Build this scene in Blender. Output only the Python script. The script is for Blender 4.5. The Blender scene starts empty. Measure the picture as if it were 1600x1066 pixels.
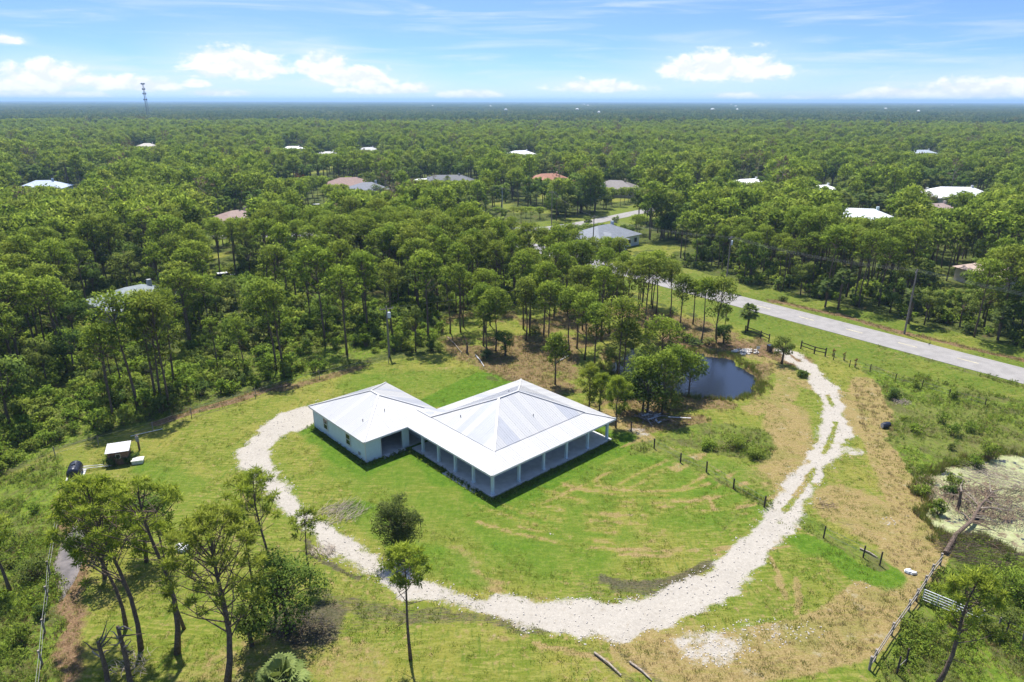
import bpy, math, random
import numpy as np
from mathutils import Vector, Matrix

# ------------------------------------------------------------------ camera, world, sun, exposure
S = bpy.context.scene
COL = S.collection
F = 1067.0; PITCH = math.radians(19.4); H = 38.0
cd = bpy.data.cameras.new('camera'); cam = bpy.data.objects.new('camera', cd); COL.objects.link(cam)
cd.sensor_width = 36.0; cd.lens = 24.0; cd.clip_start = 0.5; cd.clip_end = 200000.0
cam.location = (0, 0, H)
cam.rotation_mode = 'XYZ'
cam.rotation_euler = (math.radians(90) - PITCH, math.radians(-0.1), 0)
S.camera = cam
S.view_settings.view_transform = 'Standard'; S.view_settings.look = 'None'
S.view_settings.gamma = 1.0; S.view_settings.use_curve_mapping = False
S.view_settings.exposure = 1.30

SUN_EL = math.radians(64.0)
S.render.engine = 'CYCLES'
S.cycles.max_bounces = 6; S.cycles.diffuse_bounces = 3; S.cycles.transmission_bounces = 3; S.cycles.volume_bounces = 0
SH = Vector((0.30, -1.0, 0)).normalized()          # shadows fall towards the camera, a little right
sd = bpy.data.lights.new('sun', 'SUN'); sun = bpy.data.objects.new('sun', sd); COL.objects.link(sun)
sd.energy = 3.35; sd.angle = math.radians(1.0); sd.color = (1.0, 0.96, 0.88)
ldir = Vector((SH.x*math.cos(SUN_EL), SH.y*math.cos(SUN_EL), -math.sin(SUN_EL)))
sun.rotation_euler = ldir.to_track_quat('-Z', 'Y').to_euler(); sun.location = (0, 100, 120)
SUN_AZ = math.atan2(-SH.x, -SH.y)

def ray(px, py):
    X = (px-800)/F; Y = -(py-533)/F
    return np.array([X, math.cos(PITCH)+Y*math.sin(PITCH), -math.sin(PITCH)+Y*math.cos(PITCH)])
def G(px, py, z=0.0):
    d = ray(px, py); t = (z-H)/d[2]; return (d[0]*t, d[1]*t)
def proj(X, Y, z):
    w = z-H; f = Y*math.cos(PITCH)-w*math.sin(PITCH); yc = Y*math.sin(PITCH)+w*math.cos(PITCH)
    return 800+F*X/f, 533-F*yc/f
def topz(X, Y, ty):
    k = (533-ty)/F
    return H + Y*(k*math.cos(PITCH)-math.sin(PITCH))/(math.cos(PITCH)+k*math.sin(PITCH))

# ------------------------------------------------------------------ node helpers
class NT:
    def __init__(s, tree): s.t = tree; s.n = tree.nodes; s.l = tree.links
    def new(s, typ, **kw):
        n = s.n.new(typ)
        for k, v in kw.items(): setattr(n, k, v)
        return n
    def link(s, a, b): s.l.new(a, b)
    def put(s, sock, v):
        if hasattr(v, 'is_output') or isinstance(v, bpy.types.NodeSocket): s.l.new(v, sock)
        else: sock.default_value = v
    def math(s, op, a, b=0.0, c=None, clamp=False):
        n = s.new('ShaderNodeMath', operation=op, use_clamp=clamp)
        s.put(n.inputs[0], a); s.put(n.inputs[1], b)
        if c is not None: s.put(n.inputs[2], c)
        return n.outputs[0]
    def noise(s, vec, scale, detail=3, rough=0.55, dist=0.0):
        n = s.new('ShaderNodeTexNoise'); s.put(n.inputs['Vector'], vec)
        n.inputs['Scale'].default_value = scale; n.inputs['Detail'].default_value = detail
        n.inputs['Roughness'].default_value = rough; n.inputs['Distortion'].default_value = dist
        return n.outputs['Fac']
    def ramp(s, v, a, b, lo=0.0, hi=1.0):
        n = s.new('ShaderNodeMapRange', interpolation_type='SMOOTHSTEP'); s.put(n.inputs[0], v)
        for i, q in enumerate((a, b, lo, hi)): n.inputs[i+1].default_value = q
        return n.outputs[0]
    def mix(s, f, a, b, mode='MIX'):
        n = s.new('ShaderNodeMix', data_type='RGBA', blend_type=mode)
        s.put(n.inputs[0], f)
        for sock, v in ((n.inputs[6], a), (n.inputs[7], b)):
            if isinstance(v, tuple): sock.default_value = (v[0], v[1], v[2], 1)
            else: s.l.new(v, sock)
        return n.outputs[2]
    def scalev(s, vec, sc, rot=(0, 0, 0), loc=(0, 0, 0)):
        n = s.new('ShaderNodeMapping'); s.put(n.inputs[0], vec)
        n.inputs['Scale'].default_value = sc; n.inputs['Rotation'].default_value = rot; n.inputs['Location'].default_value = loc
        return n.outputs[0]

def newmat(name):
    m = bpy.data.materials.new(name); m.use_nodes = True
    t = NT(m.node_tree); b = t.n['Principled BSDF']
    b.inputs['Roughness'].default_value = 0.8
    b.inputs['Specular IOR Level'].default_value = 0.25
    return m, t, b
MATS = {}
def simple(name, col, rough=0.8, spec=0.25, var=0.15, scale=3.0, metal=0.0, bump=0.0, objvar=0.0):
    if name in MATS: return MATS[name]
    m, t, b = newmat(name)
    tc = t.new('ShaderNodeTexCoord').outputs['Object']
    n = t.noise(tc, scale, 4)
    c = t.mix(t.ramp(n, 0.3, 0.7), tuple(x*(1-var) for x in col), tuple(min(1, x*(1+var)) for x in col))
    if objvar:
        oi = t.new('ShaderNodeObjectInfo').outputs['Random']
        c = t.mix(t.math('MULTIPLY', oi, objvar), c, tuple(x*0.55 for x in col))
    t.link(c, b.inputs['Base Color'])
    b.inputs['Roughness'].default_value = rough; b.inputs['Specular IOR Level'].default_value = spec
    b.inputs['Metallic'].default_value = metal
    if bump:
        bp = t.new('ShaderNodeBump'); bp.inputs['Strength'].default_value = bump; bp.inputs['Distance'].default_value = 0.05
        t.link(t.noise(tc, scale*4, 4), bp.inputs['Height']); t.link(bp.outputs[0], b.inputs['Normal'])
    MATS[name] = m; return m

# ------------------------------------------------------------------ world: Nishita sky with procedural clouds
W = bpy.data.worlds.new('World'); S.world = W; W.use_nodes = True
wt = NT(W.node_tree); bg = wt.n['Background']
gen = wt.new('ShaderNodeTexCoord').outputs['Generated']
sx = wt.new('ShaderNodeSeparateXYZ'); wt.link(gen, sx.inputs[0])
X_, Y_, Z_ = sx.outputs
sky = wt.new('ShaderNodeTexSky'); sky.sky_type = 'NISHITA'; sky.sun_disc = False
sky.sun_elevation = SUN_EL; sky.sun_rotation = SUN_AZ
sky.air_density = 1.0; sky.dust_density = 0.6; sky.ozone_density = 2.2
cmb = wt.new('ShaderNodeCombineXYZ')
wt.put(cmb.inputs[0], X_); wt.put(cmb.inputs[1], Y_)
zz = wt.math('MULTIPLY', wt.math('MAXIMUM', Z_, 0.0), 2.6)
wt.put(cmb.inputs[2], wt.math('ADD', zz, 0.07))
nv = wt.new('ShaderNodeVectorMath', operation='NORMALIZE'); wt.link(cmb.outputs[0], nv.inputs[0])
wt.link(nv.outputs[0], sky.inputs[0])
az = wt.math('ARCTAN2', X_, Y_); el = wt.math('ARCSINE', Z_)
def azel(px, py):
    d = ray(px, py); d = d/np.linalg.norm(d); return math.atan2(d[0], d[1]), math.asin(d[2])
ce = wt.new('ShaderNodeCombineXYZ'); wt.put(ce.inputs[0], wt.math('MULTIPLY', az, 1.0)); wt.put(ce.inputs[1], wt.math('MULTIPLY', el, 1.7))
cn1 = wt.noise(ce.outputs[0], 26, 9, 0.62, 0.2)
ceo = wt.new('ShaderNodeVectorMath', operation='ADD'); wt.link(ce.outputs[0], ceo.inputs[0]); ceo.inputs[1].default_value = (-0.003, 0.012, 0)
cn2 = wt.noise(ceo.outputs[0], 26, 9, 0.62, 0.2)
clouds = [(372, 92, 82, 34), (345, 84, 60, 18), (410, 104, 50, 16), (505, 96, 48, 26), (555, 116, 75, 22), (640, 136, 50, 12), (590, 138, 60, 10),
          (75, 112, 75, 26), (30, 130, 60, 14), (165, 124, 45, 18), (238, 130, 40, 16), (8, 62, 22, 8),
          (1130, 98, 92, 32), (1065, 102, 40, 16), (1195, 104, 40, 16), (930, 132, 78, 14), (1515, 134, 95, 20), (1420, 142, 75, 12),
          (1600, 124, 50, 18), (1280, 152, 80, 8), (735, 146, 60, 8), (338, 145, 40, 7), (1148, 148, 30, 7), (305, 130, 22, 8), (60, 148, 90, 8)]
tot = None
for (cx, cy, hw, hh) in clouds:
    a0, e0 = azel(cx, cy); w = hw/F*1.1; h = hh/F*1.12
    dx = wt.math('MULTIPLY', wt.math('SUBTRACT', az, a0), 1/w)
    dy = wt.math('MULTIPLY', wt.math('SUBTRACT', el, e0-h*0.35), 1/h)
    dyn = wt.math('MULTIPLY', wt.math('MINIMUM', dy, 0.0), 1.3)
    dyy = wt.math('ADD', dy, dyn)
    r = wt.math('SQRT', wt.math('ADD', wt.math('MULTIPLY', dx, dx), wt.math('MULTIPLY', dyy, dyy)))
    v = wt.math('SUBTRACT', 1.0, r)
    tot = v if tot is None else wt.math('MAXIMUM', tot, v)
dens = wt.math('ADD', wt.math('MAXIMUM', tot, -1.2), wt.math('MULTIPLY', wt.math('SUBTRACT', cn1, 0.5), 2.1))
cm = wt.ramp(dens, 0.05, 0.55)
soft = wt.ramp(tot, -0.9, 0.6, 0.0, 0.35)
# generic thin cirrus streaks over the whole sky
ci = wt.scalev(ce.outputs[0], (1.6, 13, 1), (0, 0, 0.17))
cir = wt.ramp(wt.noise(ci, 2.6, 6, 0.6, 0.6), 0.46, 0.80, 0.0, 0.6)
ci2 = wt.scalev(ce.outputs[0], (1.2, 10, 1), (0, 0, -0.2), (3, 1, 0))
cir2 = wt.ramp(wt.noise(ci2, 3.0, 6, 0.6, 0.6), 0.54, 0.82, 0.0, 0.4)
cirm = wt.math('MAXIMUM', cir, cir2)
shade = wt.ramp(wt.math('SUBTRACT', cn1, cn2), -0.10, 0.10)
hz = wt.ramp(el, 0.0, 0.06, 0.5, 0.0)       # pale air towards the horizon
skyc = wt.mix(1.0, sky.outputs[0], (0.80, 0.98, 1.22), 'MULTIPLY')
c1 = wt.mix(hz, skyc, (5.2, 5.6, 6.6))
c2 = wt.mix(cirm, c1, (5.7, 6.2, 7.1))
c3 = wt.mix(soft, c2, (5.7, 6.2, 7.1))
cc = wt.mix(shade, (6.0, 6.2, 6.9), (7.5, 7.4, 7.4))
c4 = wt.mix(wt.math('MULTIPLY', cm, 0.93), c3, cc)
wt.link(c4, bg.inputs[0]); bg.inputs[1].default_value = 0.066

# ------------------------------------------------------------------ object helpers
def setp(o, label=None, cat=None, group=None, kind=None):
    if label: o['label'] = label
    if cat: o['category'] = cat
    if group: o['group'] = group
    if kind: o['kind'] = kind
    return o
def empty(name, loc, rz=0.0, label=None, cat=None, group=None):
    o = bpy.data.objects.new(name, None); COL.objects.link(o)
    o.empty_display_size = 0.3
    o.location = loc; o.rotation_euler = (0, 0, rz); return setp(o, label, cat, group)
def linkobj(name, me, parent=None, loc=None):
    o = bpy.data.objects.new(name, me); COL.objects.link(o)
    if parent is not None: o.parent = parent
    if loc is not None: o.location = loc
    return o
class MB:
    """collects vertices and faces of one mesh"""
    def __init__(s): s.v = []; s.f = []; s.mi = []; s.t = []; s.nv = []; s.m = 0; s.tint = 0.5; s.nrm = (0, 0, 1)
    def add(s, vs, fs):
        b = len(s.v); s.v.extend([tuple(p) for p in vs]); s.t.extend([s.tint]*len(vs)); s.nv.extend([tuple(s.nrm)]*len(vs))
        for f in fs: s.f.append(tuple(b+i for i in f)); s.mi.append(s.m)
    def box(s, x0, y0, z0, x1, y1, z1):
        s.add([(x0,y0,z0),(x1,y0,z0),(x1,y1,z0),(x0,y1,z0),(x0,y0,z1),(x1,y0,z1),(x1,y1,z1),(x0,y1,z1)],
              [(0,3,2,1),(4,5,6,7),(0,1,5,4),(1,2,6,5),(2,3,7,6),(3,0,4,7)])
    def beam(s, a, b, w, h):
        a = Vector(a); b = Vector(b); d = (b-a).normalized()
        up = Vector((0,0,1)) if abs(d.z) < 0.95 else Vector((1,0,0))
        r = d.cross(up).normalized()*w/2; u = r.cross(d).normalized()*h/2
        s.add([a-r-u,a+r-u,a+r+u,a-r+u,b-r-u,b+r-u,b+r+u,b-r+u],
              [(0,1,2,3),(7,6,5,4),(0,4,5,1),(1,5,6,2),(2,6,7,3),(3,7,4,0)])
    def tube(s, pts, rad, n=6, cap=True):
        pts = [Vector(p) for p in pts]; k = len(pts)
        if not hasattr(rad, '__len__'): rad = [rad]*k
        vs = []; ref = Vector((1, 0.13, 0.07))
        for i, p in enumerate(pts):
            d = (pts[min(i+1,k-1)]-pts[max(i-1,0)])
            d = d.normalized() if d.length > 1e-9 else Vector((0,0,1))
            rr = ref if abs(d.dot(ref)) < 0.9*ref.length else Vector((0,1,0))
            a = d.cross(rr).normalized(); b = d.cross(a)
            for j in range(n):
                t = 2*math.pi*j/n; vs.append(p+(a*math.cos(t)+b*math.sin(t))*rad[i])
        fs = [(i*n+j, i*n+(j+1)%n, (i+1)*n+(j+1)%n, (i+1)*n+j) for i in range(k-1) for j in range(n)]
        if cap: fs += [tuple(range(n-1,-1,-1)), tuple(range((k-1)*n, k*n))]
        s.add(vs, fs)
    def blob(s, c, r, seed=0, n=7, m=5, amp=0.2):
        rnd = random.Random(seed); vs = []
        r = (r, r, r) if not hasattr(r, '__len__') else r
        for i in range(m+1):
            ph = math.pi*i/m
            for j in range(n):
                t = 2*math.pi*j/n; q = 1+rnd.uniform(-amp, amp)
                vs.append((c[0]+r[0]*q*math.sin(ph)*math.cos(t), c[1]+r[1]*q*math.sin(ph)*math.sin(t), c[2]+r[2]*q*math.cos(ph)))
        s.add(vs, [(i*n+j, i*n+(j+1)%n, (i+1)*n+(j+1)%n, (i+1)*n+j) for i in range(m) for j in range(n)])
    def mesh(s, name, mats, smooth=False, tint=False):
        me = bpy.data.meshes.new(name); me.from_pydata(s.v, [], s.f)
        for m in (mats if isinstance(mats, (list, tuple)) else [mats]): me.materials.append(m)
        if s.m or any(s.mi): me.polygons.foreach_set('material_index', s.mi)
        if smooth: me.polygons.foreach_set('use_smooth', [True]*len(s.f))
        if tint:
            a = me.attributes.new('tint', 'FLOAT', 'POINT'); a.data.foreach_set('value', s.t)
            a = me.attributes.new('nv', 'FLOAT_VECTOR', 'POINT'); a.data.foreach_set('vector', np.array(s.nv, np.float32).ravel())
        me.update(); return me
    def obj(s, name, mats, parent=None, smooth=False, tint=False):
        return linkobj(name, s.mesh(name, mats, smooth, tint), parent)

# ------------------------------------------------------------------ numpy value noise
_rs = np.random.RandomState(7); _perm = _rs.rand(256, 256)
def vnoise(x, y, scale, seed=0):
    x = x*scale+seed*17.3+1000; y = y*scale+seed*5.7+1000
    xi = np.floor(x).astype(int); yi = np.floor(y).astype(int); fx = x-xi; fy = y-yi
    fx = fx*fx*(3-2*fx); fy = fy*fy*(3-2*fy)
    g = lambda a, b: _perm[a & 255, b & 255]
    return (g(xi,yi)*(1-fx)+g(xi+1,yi)*fx)*(1-fy)+(g(xi,yi+1)*(1-fx)+g(xi+1,yi+1)*fx)*fy
def fbm(x, y, scale, seed=0, o=4):
    r = 0; a = 0.5; n = 0
    for i in range(o): r = r+a*vnoise(x, y, scale*2**i, seed+i*3); n += a; a *= 0.5
    return r/n
def sstep(v, a, b):
    t = np.clip((v-a)/(b-a), 0, 1); return t*t*(3-2*t)
def dseg(x, y, pts):
    d = np.full(np.shape(x), 1e9)
    for (ax, ay), (bx, by) in zip(pts[:-1], pts[1:]):
        vx, vy = bx-ax, by-ay; L = vx*vx+vy*vy+1e-9
        t = np.clip(((x-ax)*vx+(y-ay)*vy)/L, 0, 1)
        d = np.minimum(d, np.hypot(x-ax-t*vx, y-ay-t*vy))
    return d
def inpoly(x, y, pts):
    r = np.zeros(np.shape(x), bool); n = len(pts)
    for i in range(n):
        (ax, ay), (bx, by) = pts[i], pts[(i+1) % n]
        c = ((ay > y) != (by > y)) & (x < (bx-ax)*(y-ay)/((by-ay) if abs(by-ay) > 1e-9 else 1e-9)+ax)
        r ^= c
    return r
def sdpoly(x, y, pts):
    d = dseg(x, y, list(pts)+[pts[0]]); return np.where(inpoly(x, y, pts), -d, d)
def P(*pp): return [G(a, b) for a, b in pp]

# ------------------------------------------------------------------ layout of the place (metres)
TH = math.radians(42.5); HO = (-1.95, 59.55)
def UV(u, v): return (HO[0]+u*math.cos(TH)-v*math.sin(TH), HO[1]+u*math.sin(TH)+v*math.cos(TH))
PROPERTY = P((-260,860),(-60,775),(0,752),(90,706),(165,684),(245,660),(330,632),(400,612),(480,590),(560,572),(640,558),(700,552),
             (760,590),(830,610),(900,640),(960,640),(1000,668),(1060,640),(1120,640),(1190,640),(1260,580),(1228,545),(1300,552),(1345,590),(1390,640),(1385,690),(1440,750),
             (1465,800),(1480,860),(1440,925),(1370,1025),(1330,1100),(1200,1300),(0,1400),(-260,1100))
OPENWOOD = P((700,552),(670,520),(690,492),(760,478),(850,474),(960,472),(1010,470),(1130,508),(1190,520),(1228,545),(1190,640),(1060,650),(1000,668),(960,640),(900,640),(830,610),(760,590))
BUSHBAND = P((-200,830),(0,748),(90,702),(245,656),(400,608),(560,568),(610,552),(700,530),(690,500),(600,470),(520,440),(400,452),(360,500),(300,545),(200,560),(130,600),(0,640),(-200,700))
RA = np.array([62.0, 110.4]); RB = np.array([29.2, 154.2]); RD = (RB-RA)/np.linalg.norm(RB-RA); RN = np.array([-RD[1], RD[0]])
ROAD = [tuple(RA-RD*220), tuple(RA), tuple(RA+RD*118)]
JUNC = tuple(RA+RD*118)
def road_d(x, y): return dseg(x, y, ROAD)
CROSS = [G(300, 372), G(860, 357), G(930, 346), G(990, 333), G(1100, 312)]
DRIVE1 = P((497,642),(470,652),(425,676),(400,702),(404,730),(424,760),(455,788),(498,826),(545,858),(590,888),(650,922),(700,932),(760,946),(830,958),(900,966),(960,968),(1010,958),(1060,944),
           (1120,914),(1170,872),(1215,815),(1245,775),(1272,735),(1295,695),(1307,664),(1300,630),(1285,596),(1262,572),(1240,556),(1226,548))
DW1 = [3.2,3.0,2.2,1.9,1.9,1.5,1.1,1.3,1.5,1.5,1.3,1.2,1.3,1.9,2.3,2.2,1.8,1.9,1.9,1.7,1.5,1.5,1.5,1.8,2.1,1.6,1.5,1.5,1.7,1.6]
POND = P((1186,600),(1178,578),(1145,560),(1095,550),(1045,544),(985,541),(955,552),(950,575),(985,598),(1040,611),(1090,619),(1140,621),(1175,614))
SWAMP = P((1452,756),(1478,735),(1530,722),(1580,712),(1660,715),(1720,780),(1700,850),(1600,862),(1540,838),(1490,838),(1462,800))
SWAMP2 = P((86,880),(100,845),(125,810),(140,840),(120,900),(95,940))
WEED_R = P((1345,560),(1395,585),(1480,600),(1640,625),(1720,800),(1700,1100),(1345,1100),(1372,1026),(1442,928),(1482,862),(1462,805),(1440,752),(1388,690),(1392,640))
WEED_M = P((985,712),(1010,690),(1075,668),(1130,662),(1200,670),(1222,700),(1200,716),(1160,722),(1110,706),(1060,696))
WEED_L = P((-200,820),(0,752),(95,712),(100,760),(88,830),(110,860),(92,1100),(-200,1150))
HOUSE_CLEAR = []

rows = np.concatenate([np.arange(24, 62, 0.26), np.arange(62, 110, 0.34), np.arange(110, 190.01, 0.62)]); rows[-1] = 190.0
cols = np.arange(-160, 160.01, 0.4)
GX, GY = np.meshgrid(cols, rows)

def lines_to(ch, pts, w, soft, amt, x, y):
    d = dseg(x, y, pts); return np.maximum(ch, amt*(1-sstep(d, w, w+soft)))
def channels(x, y, near=True):
    e = fbm(x, y, 0.35, 3)-0.5; e2 = fbm(x, y, 1.3, 9)-0.5; e3 = fbm(x, y, 0.12, 21)-0.5
    sdp = sdpoly(x, y, PROPERTY)+e*2.0
    z0 = np.zeros_like(x)
    d_r = road_d(x, y); d_c = dseg(x, y, CROSS)
    verge = (1-sstep(np.minimum(d_r-13, d_c-11)+e*3, 0, 1.5))
    if not near:
        clear = z0.copy()
        for (hx, hy, hr) in HOUSE_CLEAR: clear = np.maximum(clear, 1-sstep(np.hypot(x-hx, y-hy)+e3*20, hr*0.8, hr*1.25))
        lawn = np.maximum(verge, clear*.8)
        return dict(gravel=z0, tan=0.25*lawn, lush=z0, litter=0.25*(1-lawn)*(fbm(x, y, .05, 5) > .55), mud=z0, weeds=z0, floor=1-lawn, green=verge*0.5)
    # gravel drive
    g = np.full_like(x, -9.0)
    for i in range(len(DRIVE1)-1):
        (ax, ay), (bx, by) = DRIVE1[i], DRIVE1[i+1]
        vx, vy = bx-ax, by-ay; t = np.clip(((x-ax)*vx+(y-ay)*vy)/(vx*vx+vy*vy), 0, 1)
        w = (DW1[i]*(1-t)+DW1[i+1]*t)*.9-.1
        g = np.maximum(g, w-np.hypot(x-ax-t*vx, y-ay-t*vy))
    cen = 1-sstep(dseg(x, y, DRIVE1[20:])+e2*0.5, 0.12, 0.55)
    cen *= sstep(fbm(x, y, 0.25, 40), 0.42, 0.6)
    gravel = sstep(g+e*2.0+e2*1.2, -0.9, 0.75)
    gravel = gravel*(1-0.85*cen)
    gap = 1-sstep(np.hypot(x-G(725,930)[0], y-G(725,930)[1])+e*3, 1.0, 4.0)     # worn grassy stretch
    gravel *= 1-0.25*gap
    for (px, py, r, a) in ((1120,1010,3.6,.62),(1085,1000,2.2,.6),(1330,705,2.0,.55),(1260,985,2.2,.3),(1190,985,2.6,.35),(865,835,1.0,.4),(1000,672,1.2,.55),(1012,678,1.0,.5),(1390,815,1.4,.35),(1165,548,1.8,.4),(1345,910,1.2,.3)):
        c = G(px, py); gravel = np.maximum(gravel, a*(1-sstep(np.hypot(x-c[0], (y-c[1])*1.5)+e*3, r*.4, r))*(0.4+1.2*fbm(x, y, 2.2, 11)))
    # dry tan areas
    tan = 0.42*sstep(fbm(x, y, .09, 31)+0.25*e2, .55, .70)
    TL = [(P((1230,640),(1232,700),(1215,760),(1160,745),(1080,725),(1010,700),(970,672),(940,650)),1.8,2.2,.9),
          (P((1360,600),(1370,660),(1398,720),(1430,790),(1438,850),(1390,930),(1325,985),(1240,1015),(1120,1030),(1010,1015)),1.7,1.6,1.25),
          (P((1330,790),(1400,830)),2.5,3,.8),(P((1270,600),(1330,620),(1345,670)),1.2,1.5,.8),(P((1180,640),(1225,620),(1235,590),(1200,560),(1150,545)),1.2,1.6,.65),
          (P((1225,800),(1300,860),(1345,930)),1.6,2.5,.45),(P((710,860),(735,885),(770,915)),.7,.8,.95),(P((610,590),(700,578),(600,592)),.8,1.3,.7),
          (P((220,740),(200,800),(90,900)),1.0,2.0,.5),(P((330,1060),(460,1000),(560,1050)),1.6,2.5,.55),(P((800,950),(1000,985),(1100,1010)),1.4,1.6,.6),
          (P((1000,890),(930,935),(830,930)),1.0,2.2,.4),(P((760,830),(840,850),(940,880)),.9,2,.4)]
    for pts, w, s_, a in TL: tan = lines_to(tan, pts, w, s_, a, x+e*1.5, y+e*1.5)
    # thin tracks in the grass (arcs of old mowing and tyres)
    tr = z0.copy(); rnd = random.Random(4)
    c0 = np.array(G(1000, 720))
    for k in range(22):
        r = 8+k*0.7+rnd.uniform(-.2, .2); a0 = rnd.uniform(-2.6, -1.7); a1 = a0+rnd.uniform(.4, 1.5)
        pts = [(c0[0]+math.cos(a)*r*1.15, c0[1]+math.sin(a)*r*.75) for a in np.linspace(a0, a1, 9)]
        tr = lines_to(tr, pts, .10, .34, rnd.uniform(.35, .85), x+e2*.5, y+e2*.5)
    for k in range(22):
        u0 = rnd.uniform(2, 20); v0 = -rnd.uniform(1.5, 15); L = rnd.uniform(3, 10)
        pts = [UV(u0, v0), UV(u0+L*.5, v0+rnd.uniform(-.3, .5)), UV(u0+L, v0+rnd.uniform(-1, 1))]
        tr = lines_to(tr, pts, .08, .32, rnd.uniform(.35, .85), x+e2*.4, y+e2*.4)
    for pts in (P((1205,870),(1222,910),(1228,950),(1205,975),(1165,985)),P((1245,905),(1252,940),(1240,965)),P((1080,830),(1120,800),(1105,775)),P((1060,860),(1120,830),(1150,812)),P((730,985),(860,1012),(1010,1045)),P((1270,1040),(1300,1000),(1350,960))):
        tr = lines_to(tr, pts, .1, .35, .9, x+e2*.4, y+e2*.4)
    # lush sod and green
    lush = z0.copy()
    sod = [UV(4.4,16.2),UV(4.4,27.8),UV(6,27.0),UV(13,20.6),UV(21.5,23.0),UV(22.5,16.5),UV(22.5,-3.2),UV(16,-4.6),UV(3,-4.8),UV(-4.5,1.8),UV(-6.6,9.0),UV(-9.2,13.0),UV(-7.2,21),UV(-7.6,28),UV(0,29)]
    sodp = [G(695,636),G(815,594),G(770,583),G(745,582),G(640,634)]
    lush = np.maximum(lush, 1.0*(1-sstep(sdpoly(x, y, sodp)+e2*.5, -.3, .5)))
    hs = np.minimum(sdpoly(x, y, [UV(0,0),UV(19,0),UV(19,16),UV(0,16)]), sdpoly(x, y, [UV(-5.7,14.7),UV(5.2,14.7),UV(5.2,27),UV(-5.7,27)]))
    lush = np.maximum(lush, .85*(1-sstep(hs+e*3, 1.2, 3.6)))
    for pts, w, s_, a in ((P((560,790),(620,850),(700,880),(740,905)),.9,2.4,.62),(P((940,700),(1060,728),(1190,785)),.5,.9,.7),(P((1225,745),(1290,770),(1370,880)),.5,.9,0),
                          (P((1270,850),(1320,870),(1375,895)),1.3,1.6,.9),(P((240,730),(300,760)),1.0,3.0,.6),(P((570,600),(740,590)),2.5,4,.55),(P((850,820),(960,760),(1080,760)),6,7,.6),(P((560,720),(640,760),(740,800)),3,5,.55),(P((660,840),(700,770),(800,800)),2,4,.5)):
        if a: lush = lines_to(lush, pts, w, s_, a, x+e*2, y+e*2)
    tr *= sstep(fbm(x, y, .4, 55), .34, .56)
    lush *= 1-tr; tan = np.maximum(tan*(1-.8*lush), tr)
    # pine straw litter, brown
    sow = sdpoly(x, y, OPENWOOD)+e*4
    litter = .62*(1-sstep(sow, -2, 1.5))*sstep(fbm(x, y, .16, 77), .34, .56)
    litter *= sstep(dseg(x, y, ROAD)+e*5, 12.5, 16)
    for pts, w, s_, a in ((P((240,664),(300,644),(370,626),(440,602)),.5,.9,.9),(P((95,800),(100,860),(85,950),(75,1060)),1.6,2,.75),(P((1060,530),(1190,545),(1240,560)),2.0,2.5,.75),
                          (P((440,610),(560,576)),.7,1,.6),(P((1395,880),(1470,830)),.6,.8,.4),(P((1090,655),(1000,668)),1.2,1.6,.6),(P((1540,1010),(1600,1030)),2.2,2.5,.7),(P((1210,470),(1320,492),(1420,520),(1600,560)),.6,1.8,.8)):
        litter = lines_to(litter, pts, w, s_, a, x+e*1.5, y+e*1.5)
    # dark mud
    mud = z0.copy()
    for pts, w, s_, a in ((P((500,925),(560,945),(640,962),(760,970),(850,985)),.35,.9,.62),(P((480,930),(580,960),(700,955)),.15,.5,.6),(P((450,975),(500,985),(510,960)),1.3,1.2,.9),(P((500,985),(560,975),(640,960)),.5,1.2,.45),
                          (P((940,905),(1000,915),(1060,905),(1110,880)),.3,.6,.8),(P((960,918),(1030,925),(1090,905)),.25,.5,.7),(P((920,918),(1000,935),(1100,902)),.8,1.4,.45),(P((475,845),(505,872),(560,905)),.12,.3,.9),
                          (P((515,820),(530,800),(560,780)),.8,1.1,.35),(P((925,1015),(960,1045),(990,1075)),.25,.3,.6),(P((975,1020),(1015,1050),(1040,1075)),.25,.3,.6),
                          (P((1260,800),(1350,822),(1375,845)),.1,.3,.5),(P((95,850),(80,900),(65,1000)),.8,1.2,.4),(P((240,670),(330,645),(420,618)),.12,.4,.55),(P((240,650),(420,596)),.8,1.2,.5),
                          (P((0,745),(120,690),(240,652)),.5,1.4,.5),(P((1130,830),(1170,790)),.1,.25,.5),(P((1000,745),(1110,775),(1180,800)),.08,.2,.35)):
        mud = lines_to(mud, pts, w, s_, a, x+e*1.2, y+e*1.2)
    weeds = z0.copy()
    for poly in (WEED_R, WEED_M, WEED_L): weeds = np.maximum(weeds, .95*(1-sstep(sdpoly(x, y, poly)+e*2.5, -.8, .8)))
    weeds = np.maximum(weeds, .9*(1-sstep(sdpoly(x, y, BUSHBAND)+e*2, -1, .6)))
    for pts, w in ((P((1060,712),(1105,733),(1150,762),(1200,788)),.45),(P((1258,808),(1300,840),(1370,882)),.8),(P((1020,690),(1060,712)),.2),(P((1320,520),(1400,548),(1500,575),(1620,610)),.5),(P((1440,590),(1600,640)),.8)):
        weeds = lines_to(weeds, pts, w, .5, .95, x+e, y+e)
    inside = (sdp < 0) | (sow < 0) | (weeds > .3)
    floor = 1-np.clip(np.maximum(1-sstep(sdp, -.5, .8), verge), 0, 1)
    floor *= 1-np.maximum(1-sstep(sow, -1, 1), .75*weeds)
    qx, qy = proj(x, y, 0); floor *= 1-(qx > 1090)*(((x-RA[0])*RN[0]+(y-RA[1])*RN[1]) > -12)*1.0
    nc = z0.copy()
    for (hx, hy, hr) in HOUSE_CLEAR: nc = np.maximum(nc, 1-sstep(np.hypot(x-hx, y-hy)+e3*14, hr*0.8, hr*1.2))
    floor *= 1-nc
    green = np.clip(verge*.9*sstep(fbm(x, y, .15, 61), .2, .6), 0, 1)*(floor < .5)
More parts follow.
